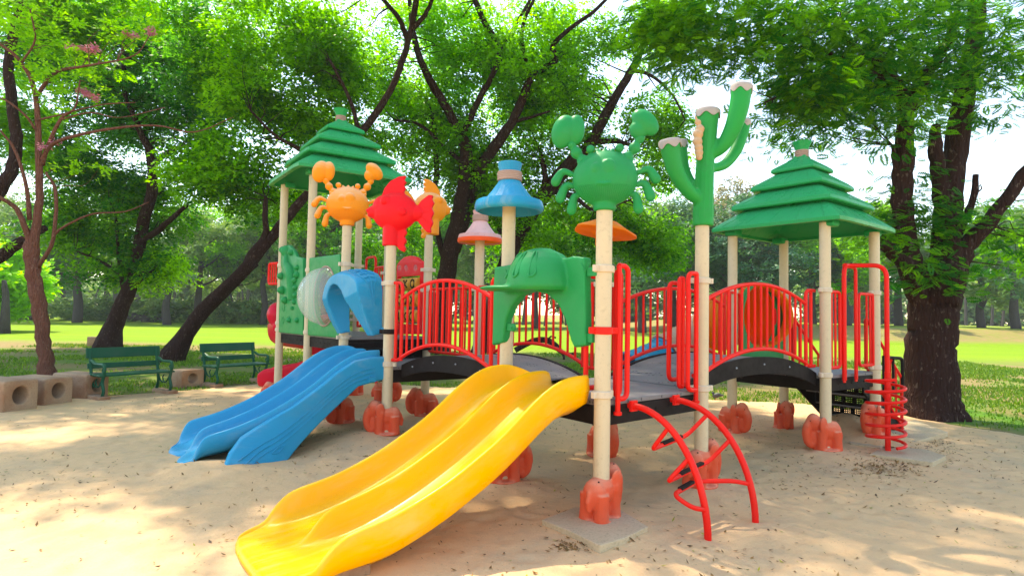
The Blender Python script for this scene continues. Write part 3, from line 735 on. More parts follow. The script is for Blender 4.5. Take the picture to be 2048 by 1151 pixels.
# ---- slides
RIDGE = [(0, 1.03), (.12, 1.03), (.24, 1.025), (.38, .98), (.54, .88), (.69, .755), (.83, .65), (.98, .565), (1.12, .485), (1.25, .425), (1.38, .375), (1.5, .335), (1.62, .308), (1.72, .29), (1.79, .265), (1.85, .215), (1.90, .155), (1.95, .115), (2.02, .10), (2.08, .095)]
BED = [(0, .865), (.12, .865), (.24, .85), (.38, .79), (.54, .68), (.69, .57), (.83, .475), (.98, .39), (1.12, .315), (1.25, .255), (1.38, .205), (1.5, .165), (1.62, .135), (1.72, .115), (1.79, .105), (1.85, .098), (1.90, .094), (1.95, .091), (2.02, .088), (2.08, .083)]
def slide(P0, e, v, W, mat, name, lobes=False, flank=.15, label=None):
    vs = []; fs = []; n = len(RIDGE)
    rows = []
    for i, ((s, zr), (_, zb)) in enumerate(zip(RIDGE, BED)):
        s_o = s
        if s > 1.95 and not lobes: s_o = s+.04
        h = max(zr-zb, .012); hm = h*(1.0 if s < 1.7 else max(.0, 1-(s-1.7)/.14)) if True else h
        hm = min(h, hm*.95)+.0
        hm = max(hm, .002 if not lobes else -.0)
        fl = flank*(1 if s < 1.5 else max(.35, 1-(s-1.5)*1.1)); slope = 1.0
        if i > 0 and i < n-1:
            dz = (BED[i+1][1]-BED[i-1][1])/(BED[i+1][0]-BED[i-1][0]); slope = math.sqrt(1+dz*dz)
        k = 1.0
        if s > 1.85: k = 1-.16*((s-1.85)/.23)**2      # the nose narrows
        wv = W*k; t0 = (W-wv)/2; wl = .036
        side = [(0, zb-fl*slope), (0, zb+h*.55), (.004, zr-.022), (.016, zr-.003), (.030, zr), (.044, zr-.006), (.056, zr-.03), (.072, zb+h*.42), (.10, zb+h*.10), (.15, zb), (.23, zb-.004)]
        midp = [(W*.5-.085, zb+.001), (W*.5-.05, zb+hm*.18), (W*.5-.030, zb+hm*.62), (W*.5-.016, zb+hm*.95), (W*.5, zb+hm)]
        half = [(t0+a*k, z) for a, z in side]+[(t0+a*k, z) for a, z in midp]
        full = half+[(W-a, z) for a, z in reversed(half[:-1])]
        m = len(full); rows.append(m)
        for a, z in full:
            ds = 0
            if s > 1.9:   # rounded plan of the nose
                u = abs(a/W*2-1); ds = -(u**4)*.13*(s-1.9)/.18
                if lobes: uu = abs((a/W if a/W < .5 else a/W-.5)*4-1); ds = -(uu**2.4)*.13*(s-1.9)/.18
            if lobes and s > 1.7: s_o = 1.7+(s-1.7)*.50; ds *= .75; z = z-.035*(s-1.7)/.38
            vs.append(P0+e*(s_o+ds)+v*a+Z*z)
    m = rows[0]
    # curl the lip under
    for (ds, dz) in ((.026, -.016), (.034, -.045), (.008, -.068)):
        for j in range(m):
            b0 = vs[(n-1)*m+j]; vs.append(b0+e*ds+Z*dz*(1 if 0 < j < m-1 else 0))
    nn = n+3
    for i in range(nn-1):
        for j in range(m):
            j2 = (j+1) % m; fs.append((i*m+j, i*m+j2, (i+1)*m+j2, (i+1)*m+j))
    fs.append(tuple(range(m)));
    b = MB().add(vs, fs)
    return b.build(name, mat, PS, sub=1, label=label)
eAB, nAB, LAB = axes('A', 'B'); dSl = Vector((-math.cos(math.radians(36)), -math.sin(math.radians(36)), 0))
vS = Vector((-dSl.y, dSl.x, 0)); vS = vS if vS.dot(eAB) > 0 else -vS
Y0 = PV['A']+eAB*.045+dSl*.0
slideY = slide(Y0, dSl, vS, LAB-.12, MT['yellow'], 'slide', label='yellow double slide', flank=.16)
eON, nON, LON = axes('O', 'N')
vB = vS
B0 = PV['O']+eON*.05
slideB = slide(B0, dSl, vB, LON-.14, MT['blue'], 'slide', lobes=True, flank=.10, label='blue double slide')
# moulded root-like support flank of the blue slide
def flare(s_, z_): return max(0, .40-z_)*max(0, min(1, (s_-.7)/.8))*.75
def blue_flank():
    mes = []
    for side in (0, 1):
        poly = [(.03, .96), (.18, .96), (.36, .93), (.54, .82), (.69, .70), (.98, .50), (1.25, .365), (1.45, .27), (1.56, .16), (1.62, .05), (1.70, -.03), (1.60, -.05), (1.40, .02), (1.22, .02), (1.10, -.03), (.98, .08), (.80, .24), (.55, .46), (.32, .66), (.03, .72)]
        out = -.022 if side == 0 else .022
        P = B0+vB*((LON-.14)*side)+vB*out
        fm = plate([[(a, z) for a, z in poly]], P, dSl, Vector((-dSl.y, dSl.x, 0)), .085, .02, 3)
        bm_ = bmesh.new(); bm_.from_mesh(fm); bmesh.ops.triangulate(bm_, faces=[f for f in bm_.faces if len(f.verts) > 4]); bmesh.ops.subdivide_edges(bm_, edges=[e_ for e_ in bm_.edges if e_.calc_length() > .12], cuts=2, use_grid_fill=True); bm_.to_mesh(fm); bm_.free()
        for v_ in fm.vertices:
            s_ = (v_.co-P).dot(dSl); v_.co = v_.co+vB*((-1 if side == 0 else 1)*flare(s_, v_.co.z)*(1 if side == 0 else .4))
        mes.append(fm)
    b = MB()
    for k, (z_, zz_) in enumerate(((.02, 0), (.0, -.045), (-.02, -.09))):
        pts = [B0+dSl*s-vB*(.066+flare(s, z+zz_))+Z*(z+zz_) for s, z in ((.15, .85), (.35, .80), (.55, .68), (.85, .43), (1.1, .27), (1.3, .19), (1.5, .10-.02*k))]
        b.tube(spl(pts, 4), .006, 8)
    o = [B0+dSl*s-vB*(.066+flare(s, z))+Z*z for s, z in ((1.06, .165), (1.13, .155), (1.20, .11), (1.13, .105), (1.06, .165))]
    b.tube(fillet(o, .02), .007, 8)
    b.box(B0+dSl*.18-vB*.068+Z*.73, (.07, .05, .05), dSl)
    mes.append(b.mesh('d')); me = merge_mesh(mes)
    me.polygons.foreach_set('use_smooth', [True]*len(me.polygons)); me.set_sharp_from_angle(angle=math.radians(45))
    return me
link('side_support', blue_flank(), MT['blue'], slideB)
# foot block under the yellow slide's end
b = MB()
for s, t in ((1.75, .12), (1.75, .80)): b.box(Y0+dSl*s+vS*t+Z*.0, (.30, .10, .16), dSl)
b.box(Y0+dSl*1.93+vS*.46+Z*.0, (.12, .70, .15), dSl)
b.build('slide_foot', MT['conc'], slideY, smooth=False, bevel=.01)
# ---- hoods over the slides
def outline(pxs, P, Q):
    return [onp(x, y, PO[P], PO[Q]) for x, y in pxs]
def rnd(poly, r=.02, n=4):
    """round the corners of a 2-D outline"""
    out = []; m = len(poly)
    for i in range(m):
        a, b, c = Vector(poly[i-1]), Vector(poly[i]), Vector(poly[(i+1) % m])
        ra = min(r, (a-b).length*.45); rc = min(r, (c-b).length*.45)
        p0 = b+(a-b).normalized()*ra; p1 = b+(c-b).normalized()*rc
        for k in range(n+1):
            t = k/n; q = p0*(1-t)**2+b*2*t*(1-t)+p1*t*t; out.append((q.x, q.y))
    return out
gh = [(1003, 535), (1040, 529), (1056, 512), (1080, 500), (1104, 497), (1128, 508), (1140, 518), (1160, 513), (1184, 516), (1186, 690), (1163, 694), (1154, 672), (1146, 640), (1130, 608), (1108, 588), (1080, 582), (1056, 590), (1036, 614), (1026, 640), (1020, 684), (998, 690)]
o2 = outline(gh, 'A', 'B'); outn = -nAB if (-nAB).dot(dSl) > 0 else nAB
P_ = PV['A']+outn*.04
hood = MB(); hood.prism(o2, eAB, outn, P_, .075)
mt, mz = onp(1098, 560, PO['A'], PO['B'])
dome = MB(); Rm = Matrix((eAB, outn, Z)).transposed()
bz = mz+.0
def hood_pt(a, z, o): return P_+eAB*a+outn*o+Z*z
ds_ = []
# dome shell bulging outward over the arch (a lathe quarter, open below)
for i in range(9):
    ph = math.pi/2*i/8
    for j in range(17):
        th = math.pi*j/16
        a = mt+.30*math.cos(th)*math.cos(ph*.999)**.8; z = bz-.06+.30*math.sin(ph); o = .035+.26*math.sin(th)*math.cos(ph)**.8
        ds_.append((a, z, o))
for sgn in (0, .03):
    pass
vs = [hood_pt(a, z, o) for a, z, o in ds_]+[hood_pt(mt+(a-mt)*.88, z-.035, max(o-.035, -.03)) for a, z, o in ds_]
fs = []; R9, C17 = 9, 17; off2 = R9*C17
for i in range(R9-1):
    for j in range(C17-1):
        q = (i*C17+j, i*C17+j+1, (i+1)*C17+j+1, (i+1)*C17+j); fs.append(q); fs.append(tuple(off2+x for x in reversed(q)))
for j in range(C17-1): fs.append((j, off2+j, off2+j+1, j+1)); fs.append(((R9-1)*C17+j, (R9-1)*C17+j+1, off2+(R9-1)*C17+j+1, off2+(R9-1)*C17+j))
for i in range(R9-1):
    for j in (0, C17-1): fs.append((i*C17+j, (i+1)*C17+j, off2+(i+1)*C17+j, off2+i*C17+j))
hood.add(vs, fs)
va, vz = onp(1052, 590, PO['A'], PO['B'])
hood.ell(hood_pt(va-.03, bz-.065, .17), (.27, .20, .026), Rm, 28)
me = blob(hood, .011, 5, .5); greenhood = link('turtle_hood', me, MT['green'], PS)
b = MB()
for k in (-1.15, 0, 1.0):
    pts = []
    for (x_, z_) in ((-.045, .03), (-.03, .17), (0, .20), (.03, .17), (.045, .03), (0, .01), (-.045, .03)):
        th = math.pi/2+k*.55+x_*2.2*-1; ph = math.asin(min(.98, (z_+.06)/.30))
        a = mt+.30*math.cos(th)*math.cos(ph)**.8; o = .035+.26*math.sin(th)*math.cos(ph)**.8
        pts.append(hood_pt(a, bz-.06+.30*math.sin(ph), o+.002))
    b.tube(spl(pts, 4), .008, 6)
for a_ in (.10, 1.0):
    b.tube([hood_pt(a_-.04, 1.80, .04), hood_pt(a_, 1.74, .04), hood_pt(a_+.04, 1.80, .04)], .004, 6)
b.build('shell_ridge', MT['green'], greenhood)
b = MB(); tb, zb_ = onp(1027, 654, PO['A'], PO['B']); b.box(hood_pt(tb, zb_, .0), (.10, .03, .06), eAB); b.ell(hood_pt(tb-.05, zb_, .0), (.034, .017, .034), Rm, 16)
b.ell(hood_pt(tb-.052, zb_, .018), (.010, .010, .010), n=8)
b.box(hood_pt(.09, 1.28, .0), (.08, .03, .06), eAB); b.box(hood_pt(.06, 1.74, 0), (.10, .03, .06), eAB); b.build('bracket', MT['green'], greenhood, bevel=.004)
# blue leaf hood
oON = -nON if (-nON).dot(dSl) > 0 else nON
bb = MB(); PB = PV['O']+oON*.02; HD = .30
ho = outline([(764, 668), (764, 575), (760, 553), (748, 543), (728, 539), (710, 545), (697, 562), (690, 590), (688, 625), (690, 664)], 'O', 'N')
hi = outline([(752, 668), (746, 630), (738, 596), (728, 572), (716, 562), (706, 568), (700, 588), (698, 620), (699, 664)], 'O', 'N')
ho_ = [(v_.x, v_.y) for v_ in spl([(a_, z_, 0) for a_, z_ in ho], 4)]; hi_ = [(v_.x, v_.y) for v_ in spl([(a_, z_, 0) for a_, z_ in hi], 4)]
# loft the arch outwards; the front rim dips and flares a little
def fz(z_): return .38+.62*max(0, min(1, (z_-1.20)/.42))
NS = 7; vs = []; loop = ho_+hi_[::-1]; m_l = len(loop)
for i in range(NS):
    t = i/(NS-1); 
    for (a_, z_) in loop:
        zt_ = z_-(.055*t*t if z_ > 1.35 else .055*t*t*max(0, (z_-1.1)/.25)); vs.append(PB+eON*a_+oON*(HD*t*fz(z_)-.03)+Z*zt_)
fs = [tuple(range(m_l)), tuple((NS-1)*m_l+j for j in range(m_l-1, -1, -1))]+[(i*m_l+j, i*m_l+(j+1) % m_l, (i+1)*m_l+(j+1) % m_l, (i+1)*m_l+j) for i in range(NS-1) for j in range(m_l)]
bb.add(vs, fs)
me = blob(bb, .012, 4, .5); bluehood = link('leaf_hood', me, MT['blue'], PS)
def hs(t, k):
    """point on the hood's outer skin: t depth 0..1, k along the outer arch from the O foot"""
    i = min(int(k), len(ho_)-2); f = k-i; a_ = ho_[i][0]*(1-f)+ho_[i+1][0]*f; z_ = ho_[i][1]*(1-f)+ho_[i+1][1]*f
    return PB+eON*(a_-.004)+oON*(HD*t*fz(z_)-.03)+Z*(z_-.05*t*t+.004)
b = MB()
def lf(t0, k0, t1, k1, w_):
    mid_ = [hs(t0+(t1-t0)*q, k0+(k1-k0)*q) for q in np.linspace(0, 1, 9)]; b.tube(mid_, .007, 6)
    for sg in (-1, 1):
        b.tube([hs(t0+(t1-t0)*q+sg*w_*math.sin(math.pi*q**.8)+.03*sg*(i % 2), k0+(k1-k0)*q) for i, q in enumerate(np.linspace(0, 1, 13))], .006, 6)
        for q in (.25, .42, .59, .76): b.tube([hs(t0+(t1-t0)*q, k0+(k1-k0)*q), hs(t0+(t1-t0)*(q+.08)+sg*w_*math.sin(math.pi*q**.8)*.9, k0+(k1-k0)*(q+.06))], .005, 5)
lf(.55, 17, .42, 2.2, .30); lf(.55, 18, .5, 29, .30)
b.build('leaf_relief', MT['blue'], bluehood)
b = MB(); b.box(PV['O']+eON*.09+Z*1.74, (.10, .04, .05), eON); b.box(PV['O']+eON*.09+Z*1.24, (.10, .04, .05), eON)
b.build('bracket', MT['blue'], bluehood, bevel=.004)
# ---- tiered roofs
def roof(c, e, v, L, z0, H, mat):
    """four stacked square tiers of moulded thatch; eave half-size L/2"""
    prof = [(1.0, 0.0), (1.005, .035), (.985, .055), (.66, .245), (.635, .25), (.77, .252), (.785, .265), (.78, .30), (.765, .315), (.46, .475), (.44, .478), (.555, .480), (.57, .495), (.565, .525), (.55, .54), (.28, .69), (.265, .695), (.335, .697), (.345, .71), (.34, .735), (.325, .75), (.10, .87), (.085, .90)]
    b = MB(); vs = []; fs = []; S = 8
    def ring(h, z):
        out = []
        cs = [(-1, -1), (1, -1), (1, 1), (-1, 1)]
        for k in range(4):
            p, q = cs[k], cs[(k+1) % 4]
            for i in range(S):
                t = i/S; x = p[0]+(q[0]-p[0])*t; y = p[1]+(q[1]-p[1])*t
                # soften the corner a touch
                rr = 1-.03*(min(abs(x), abs(y)))**12
                out.append(c+e*(x*h*L/2*rr)+v*(y*h*L/2*rr)+Z*(z0+z*H))
        return out
    rings = [ring(h, z) for h, z in [(.93, .035), (.93, -.0)]+prof]; m = 4*S
    under = ring(.30, .42)
    rings = [under]+rings
    for r in rings: vs += r
    for i in range(len(rings)-1):
        for j in range(m):
            j2 = (j+1) % m; fs.append((i*m+j, i*m+j2, (i+1)*m+j2, (i+1)*m+j))
    fs.append(tuple(range(m-1, -1, -1)))
    fs.append(tuple((len(rings)-1)*m+j for j in range(m)))
    b.add(vs, fs)
    o = b.build('tiered_roof', mat, PS, bevel=.0, auto=28, label=None)
    g = MB()
    for (h0, za, h1, zb) in ((.985, .056, .655, .247), (.765, .316, .455, .477), (.55, .541, .275, .692), (.325, .751, .12, .86)):
        for k in range(4):
            ex, ey = [(e, v), (v, -e), (-e, -v), (-v, e)][k]
            nseg = max(2, round(h0*5))
            for i in range(nseg):
                t = -1+2*(i+.5)/nseg
                g.tube([c+ex*(t*h0*L/2*.98)-ey*(h0*L/2)+Z*(z0+(za-.03)*H), c+ex*(t*h0*L/2*.98)-ey*(h0*L/2)+Z*(z0+za*H),
                        c+ex*((t*.98+.10*h0)*h1*L/2)-ey*(h1*L/2)+Z*(z0+zb*H)], .0035, 5)
    g.build('roof_seam', mat, o)
    rp = MB()
    for i in range(4): rp.lathe([(.060, -.012), (.075, -.009), (.079, 0), (.075, .009), (.060, .012)], 20, c+Z*(z0+H*.895+i*.022))
    rp.build('rope_wrap', MT['rope'], o)
    tf = MB(); zz_ = z0+H*.89+.075
    tf.lathe([(.06, -.02), (.066, .0), (.082, .05), (.104, .10), (.108, .108), (.09, .112), (.02, .10)], 32, c+Z*zz_, fn=lambda a, i: 1+(.07*math.cos(8*a) if i > 1 else 0))
    tf.build('roof_tuft', mat, o)
    for sx_ in (-1, 1):
        for sy_ in (-1, 1):
            q = c+e*(sx_*.56)+v*(sy_*.56); MB().box(q+Z*(z0-.005), (.15, .15, .08), e).build('post_cup', mat, o, bevel=.02)
    return o
cR = (PV['D']+PV['G'])/2; r1 = roof(cR, e2, w2, 1.52, 2.47, 1.02, MT['green_roof']); r1['label'] = 'green tiered roof over the stairs end'
cL = (PV['I']+PV['J'])/2; eK = (PV['K']-PV['I']).normalized(); r2 = roof(cL, eK, Vector((-eK.y, eK.x, 0)), 1.66, 3.32, 1.06, MT['green_roof']); r2['label'] = 'green tiered roof over the red slide end'
# ---- conical hats
def hat(n, c, r, z0, z1, zn, zt, mat, rim=None, inner=None, lab=None):
    nf = 22; b = MB(); rn = r*.31
    H = z1-z0
    prof = [(r*.90, 0.00), (r*.97, .01), (r, .03), (r*.985, .06), (r*.93, .09), (r*.80, H*.28), (r*.62, H*.50), (r*.47, H*.72), (r*.36, H*.90), (rn, H), (rn*.96, zn-z0), (rn*.98, zn-z0+.02), (rn*1.12, zt-z0-.004), (rn*1.05, zt-z0), (rn*.5, zt-z0-.008)]
    b.lathe([(rn*.9, H*.88), (r*.55, H*.45), (r*.88, .035)]+prof, 88, c+Z*z0, fn=lambda a, i: 1+(.022*abs(math.sin(nf*a/2)) if 6 < i < 18 else 0)+(.012*math.sin(3*a)), cap=False)
    o = b.build('cone_hat', mat, PS, auto=60, label=lab)
    rp = MB(); k = 5
    for i in range(k): rp.lathe([(rn, -.011), (rn*1.14, -.008), (rn*1.18, 0), (rn*1.14, .008), (rn, .011)], 24, c+Z*(z1+.012+i*(zn-z1)/k))
    rp.build('rope_wrap', MT['rope'], o)
    if rim:
        rr = MB(); rr.lathe([(r*.88, .0), (r*.98, -.004), (r*1.02, .018), (r*1.0, .045), (r*.965, .05), (r*.86, .03)], 60, c+Z*z0, fn=lambda a, i: 1+.012*math.sin(3*a), cap=False); rr.build('hat_rim', rim, o)
        ri = MB(); ri.lathe([(rn*.7, H*.80), (r*.54, H*.38), (r*.9, .012)], 40, c+Z*(z0), cap=False); ri.build('hat_lining', MT['orange'], o)
    return o
zB = lambda y: zpx('B', 1018, y); zL = lambda y: zpx('L', 962, y)
hat('B', PV['B'], .293, zB(424), zB(363), zB(346), zB(326), MT['blue'], lab='blue fluted cone hat')
hL = hat('L', PV['L'], .262, zL(485), zL(443), zL(431), zL(421), MT['pink'], MT['redrim'], lab='sun-faded pink and orange cone hat')
b = MB(); b.lathe([(.07, 0), (.082, .03), (.07, .035)], 20, PV['L']+Z*zL(431)); b.build('hat_top', MT['redrim'], hL)
# mushroom cap on the far post of the middle deck
zM = lambda y: zpx('M', 1212, y); b = MB()
b.lathe([(.05, -.14), (.07, -.13), (.085, -.03), (.16, .0), (.28, -.012), (.30, .0), (.295, .02), (.22, .055), (.12, .11), (.04, .13), (.005, .133)], 48, (0, 0, 0), fn=lambda a, i: 1+(.05*math.cos(5*a) if 3 < i < 8 else 0))
mo = b.build('mushroom_cap', MT['orange2'], PS, loc=(PV['M'].x, PV['M'].y, zM(466)-.0), auto=70); mo.rotation_euler = (math.radians(-3), math.radians(9), 0)
# ---- crab toppers
def crab(n, c, s, yaw, mat, lab, big=1):
    """c = centre of the shell in world space; s = scale (shell .46 wide)"""
    R = Matrix.Rotation(yaw, 3, 'Z')
    def T(x, y, z): return c+R @ Vector((x*s, y*s, z*s))
    b = MB()
    b.ell(c, (.226*s, .135*s, .195*s), R, 32); b.ell(T(0, 0, -.06), (.17*s, .12*s, .14*s), R, 24)
    b.tube([T(0, 0, -.14), T(0, 0, -.225)], .078*s, 20)
    b.ell(T(-.055, -.118, .05), (.035*s, .020*s, .04*s), R, 12); b.ell(T(.03, -.122, .06), (.05*s, .020*s, .055*s), R, 12)
    b.tube([T(-.05, -.128, -.055), T(.0, -.140, -.062), T(.05, -.128, -.055)], .007*s, 8)
    for i in range(9):
        a = math.radians(38+13*i); p = T(.222*math.cos(a), -.02, .192*math.sin(a)); q = T(.25*math.cos(a), -.02, .218*math.sin(a)); b.tube([p, q], [.022*s, .006*s], 8)
    body = link('crab_topper', blob(b, .008*s, 5, .5), mat, PS, label=lab)
    g = MB(); n_ = 26
    for i in range(n_):
        a = math.pi*(i+.5)/n_; x = -.19+.38*i/(n_-1); zt_ = -.07; 
        def sh(x, z):
            k = 1-(x/.226)**2-(z/.195)**2; k2 = 1-(x/.17)**2-((z+.06)/.14)**2
            y = .135*math.sqrt(max(k, 0)); y2 = .12*math.sqrt(max(k2, 0)); return -max(y, y2)
        pts = [T(x*(1-.30*max(0, t)), sh(x*(1-.3*max(0, t)), -.06-.105*t)-.001, -.06-.105*t) for t in np.linspace(0, 1, 7) if sh(x*(1-.3*max(0, t)), -.06-.105*t) < -.02]
        if len(pts) > 2: g.tube(pts, .0028*s, 5)
    g.build('shell_groove', mat, body)
    for sd in (-1, 1):
        g = MB(); pts = [T(.15*sd, 0, .13), T(.20*sd, 0, .19), T(.235*sd, 0, .25)] if sd < 0 else [T(.15*sd, 0, .14), T(.20*sd, 0, .21), T(.235*sd, 0, .275)]
        for q, r_ in zip(pts, (.045, .043, .036)): g.ell(q, (r_*s,)*3, None, 14)
        link('arm', blob(g, .009*s, 3, .5), mat, body)
        g = MB()
        if sd < 0:
            g.ell(T(-.292, 0, .345), (.088*s, .07*s, .122*s), R @ Matrix.Rotation(.25, 3, 'Y'), 18); g.ell(T(-.208, 0, .355), (.066*s, .056*s, .108*s), R @ Matrix.Rotation(.05, 3, 'Y'), 18)
        else:
            g.ell(T(.270, 0, .385), (.074*s, .062*s, .112*s), R @ Matrix.Rotation(-.75, 3, 'Y'), 18); g.ell(T(.225, 0, .335), (.062*s, .055*s, .068*s), R @ Matrix.Rotation(-.3, 3, 'Y'), 18)
        link('claw', blob(g, .008*s, 2, .5), mat, body)
        for j, (x0, z0_, x1, z1_, x2, z2_) in enumerate(((.21, .03, .30, .06, .345, -.01), (.20, -.05, .275, -.04, .31, -.13), (.16, -.11, .215, -.12, .23, -.215))):
            g = MB(); pp = spl([T(x0*sd, 0, z0_), T(x1*sd*.98, 0, z1_), T(x2*sd, 0, z2_)], 5)
            g.tube(pp, [(.016+.020*i/(len(pp)-1))*s for i in range(len(pp))], 12); g.ell(pp[-1], (.036*s, .033*s, .036*s), None, 12)
            link('leg', blob(g, .008*s, 3, .5), mat, body)
        g = MB(); g.ell(T(.10*sd, -.03, .205), (.030*s,)*3, None, 14); g.build('eye', mat, body)
    return body
cA = at(1216, 358, PO['A'][1]); crab('A', Vector((PV['A'].x, PV['A'].y, cA.z)), 1.0, math.radians(-12), MT['green'], 'green crab on the tallest front post')
cN = at(697, 410, PO['N'][1]); crab('N', Vector((PV['N'].x, PV['N'].y, cN.z)), 1.13, math.radians(12), MT['orange'], 'sun-faded orange crab')
# ---- fish toppers
def fish(c, s, yaw, mat, lab, flip=1):
    R = Matrix.Rotation(yaw, 3, 'Z')
    def T(x, y, z): return c+R @ Vector((x*s*flip, y*s, z*s))
    ee = R @ Vector((flip, 0, 0)); nn_ = R @ Vector((0, 1, 0))
    b = MB()
    b.ell(T(-.03, 0, 0), (.19*s, .095*s, .158*s), R, 24); b.ell(T(-.13, 0, .035), (.09*s, .075*s, .10*s), R, 16); b.ell(T(-.19, 0, .0), (.075*s, .055*s, .06*s), R, 16); b.ell(T(-.225, 0, .012), (.05*s, .05*s, .024*s), R, 14); b.ell(T(-.215, 0, -.025), (.045*s, .045*s, .022*s), R, 14)
    b.ell(T(.13, 0, -.01), (.09*s, .045*s, .07*s), R, 16)
    b.ell(T(-.085, -.06, .075), (.05*s, .035*s, .05*s), R, 14); b.ell(T(-.085, .06, .075), (.05*s, .035*s, .05*s), R, 14)
    def fin(poly, th): b.prism([(a*s, z*s) for a, z in poly], ee, nn_, c, th*s)
    fin([(-.15, .10), (-.12, .19), (-.07, .25), (.0, .285), (.055, .29), (.04, .26), (.058, .24), (.04, .215), (.056, .19), (.04, .16), (.07, .12), (.09, .06), (.10, .0), (-.05, .06)], .040)
    fin([(.14, .02), (.19, .09), (.25, .135), (.285, .13), (.275, .10), (.295, .07), (.275, .03), (.295, -.01), (.275, -.05), (.29, -.09), (.27, -.13), (.275, -.17), (.24, -.165), (.19, -.11), (.14, -.05)], .036)
    fin([(-.02, -.10), (.06, -.13), (.075, -.17), (.055, -.20), (.075, -.235), (.055, -.265), (.07, -.30), (.055, -.325), (.01, -.30), (-.02, -.25)], .040)
    b.tube([T(-.06, 0, -.08), T(-.06, 0, -.275)], .066*s, 20)
    b.ell(T(.05, -.085, -.01), (.045*s, .014*s, .030*s), R @ Matrix.Rotation(.3, 3, 'Y'), 12)
    o = link('fish_topper', blob(b, .007, 4, .5), mat, PS, label=lab)
    g = MB()
    for (a0, z0_, a1, z1_) in ((-.09, .16, -.01, .08), (-.05, .20, .01, .09), (0, .22, .03, .10), (.2, .03, .26, .05), (.19, -.01, .265, 0), (.2, -.05, .26, -.09), (.0, -.14, .04, -.20), (-.02, -.16, .02, -.24)):
        for y_ in (-1, 1): g.tube([T(a0, .017*y_, z0_), T(a1, .017*y_, z1_)], .0045*s, 6)
    for k in range(3): g.tube([T(.03+.02*k, -.098, .01), T(.07+.012*k, -.092, -.03+.01*k)], .004*s, 5)
    g.build('fin_ray', mat, o)
    for y_ in (-1, 1): MB().ell(T(-.095, .088*y_, .078), (.030*s, .012*s, .032*s), R, 12).build('eye', mat, o)
    return o
cO = at(812, 424, PO['O'][1]); fish(Vector((PV['O'].x, PV['O'].y, cO.z))+Vector((.07, 0, 0)), 1.34, math.radians(-8), MT['red'], 'red fish facing left')
cQ = at(866, 415, PO['Q'][1]); fish(Vector((PV['Q'].x-.02, PV['Q'].y, cQ.z)), 1.30, math.radians(38), MT['orange'], 'sun-faded orange fish facing right', flip=-1)
# ---- cactus topper
def cpt(x, y, dy=0): return at(x, y, PO['C'][1]+dy)
def crown_cap(p, t, r, lab=None):
    """dripping pale cap on a stem end: a cup with a wavy lower edge"""
    n = 40; t = t.normalized(); a = t.orthogonal().normalized(); c_ = t.cross(a); vs = []; fs = []
    for i, (rr, z) in enumerate(((0.001, .018), (.6, .018), (.93, .012), (1.06, .0), (1.08, -.02), (1.07, None), (1.0, None))):
        for k in range(n):
            th = 2*math.pi*k/n; zz_ = z if z is not None else -(.030+.034*(.5+.5*math.sin(5*th))*(1.0 if r > .05 else .6))
            vs.append(p+(a*math.cos(th)+c_*math.sin(th))*(r*rr)+t*zz_)
    for i in range(6):
        for k in range(n): k2 = (k+1) % n; fs.append((i*n+k, i*n+k2, (i+1)*n+k2, (i+1)*n+k))
    return MB().add(vs, fs)
def radii(ctrl, n): return [float(np.interp(i/(n-1), [c[0] for c in ctrl], [c[1] for c in ctrl])) for i in range(n)]
b = MB()
tr = spl([cpt(1406, 452), cpt(1407, 400), cpt(1410, 330), cpt(1414, 270), cpt(1416, 222)], 6); b.tube(tr, radii([(0, .086), (.25, .080), (.5, .072), (.8, .080), (1, .094)], len(tr)), 20)
arms = [([(1403, 402, 0), (1380, 385, -.05), (1355, 350, -.09), (1343, 310, -.11), (1339, 282, -.12)], [(0, .05), (.4, .062), (1, .085)]),
        ([(1403, 378, .0), (1385, 368, .1), (1370, 340, .16), (1364, 305, .18), (1362, 283, .18)], [(0, .035), (1, .052)]),
        ([(1420, 312, 0), (1445, 292, -.05), (1466, 255, -.09), (1478, 215, -.11), (1484, 172, -.12)], [(0, .04), (.3, .060), (.7, .078), (1, .082)]),
        ([(1422, 338, 0), (1450, 328, .08), (1472, 300, .13), (1486, 265, .15), (1491, 242, .15)], [(0, .035), (.5, .052), (1, .045)])]
ends = [(tr[-1], tr[-1]-tr[-3], .094)]
for pts, rr in arms:
    q = spl([cpt(*p) for p in pts], 6); b.tube(q, radii(rr, len(q)), 16); ends.append((q[-1], q[-1]-q[-3], rr[-1][1]))
cactus = link('cactus_topper', blob(b, .012, 4, .5), MT['cactus'], PS, label='tall green cactus with pale dripping caps')
for p, t, r_ in ends: crown_cap(p, t, r_).build('drip_cap', MT['cap'], cactus, bevel=0, auto=60)
b = MB()
for k in range(14):
    a = 2*math.pi*k/14; 
    pts = [p+Vector((math.cos(a), math.sin(a), 0))*(radii([(0, .086), (.25, .080), (.5, .072), (.8, .080), (1, .094)], len(tr))[i]-.002) for i, p in enumerate(tr) if 1 < i < len(tr)-4]
    b.tube(pts, .0035, 5)
b.build('bark_groove', MT['cactus'], cactus)
b = MB()
for i, (x, y, r_) in enumerate(((1394, 245, .028), (1398, 258, .038), (1394, 268, .044), (1393, 283, .042), (1395, 295, .038), (1396, 305, .036), (1396, 314, .030))):
    b.ell(at(x+2, y, PO['C'][1]-.085), (r_, r_*.8, r_*.95), None, 14)
b.tube([at(1393, 240, PO['C'][1]-.09), at(1391, 232, PO['C'][1]-.10)], .010, 8); link('caterpillar', blob(b, .007, 2, .4), MT['grub'], cactus)
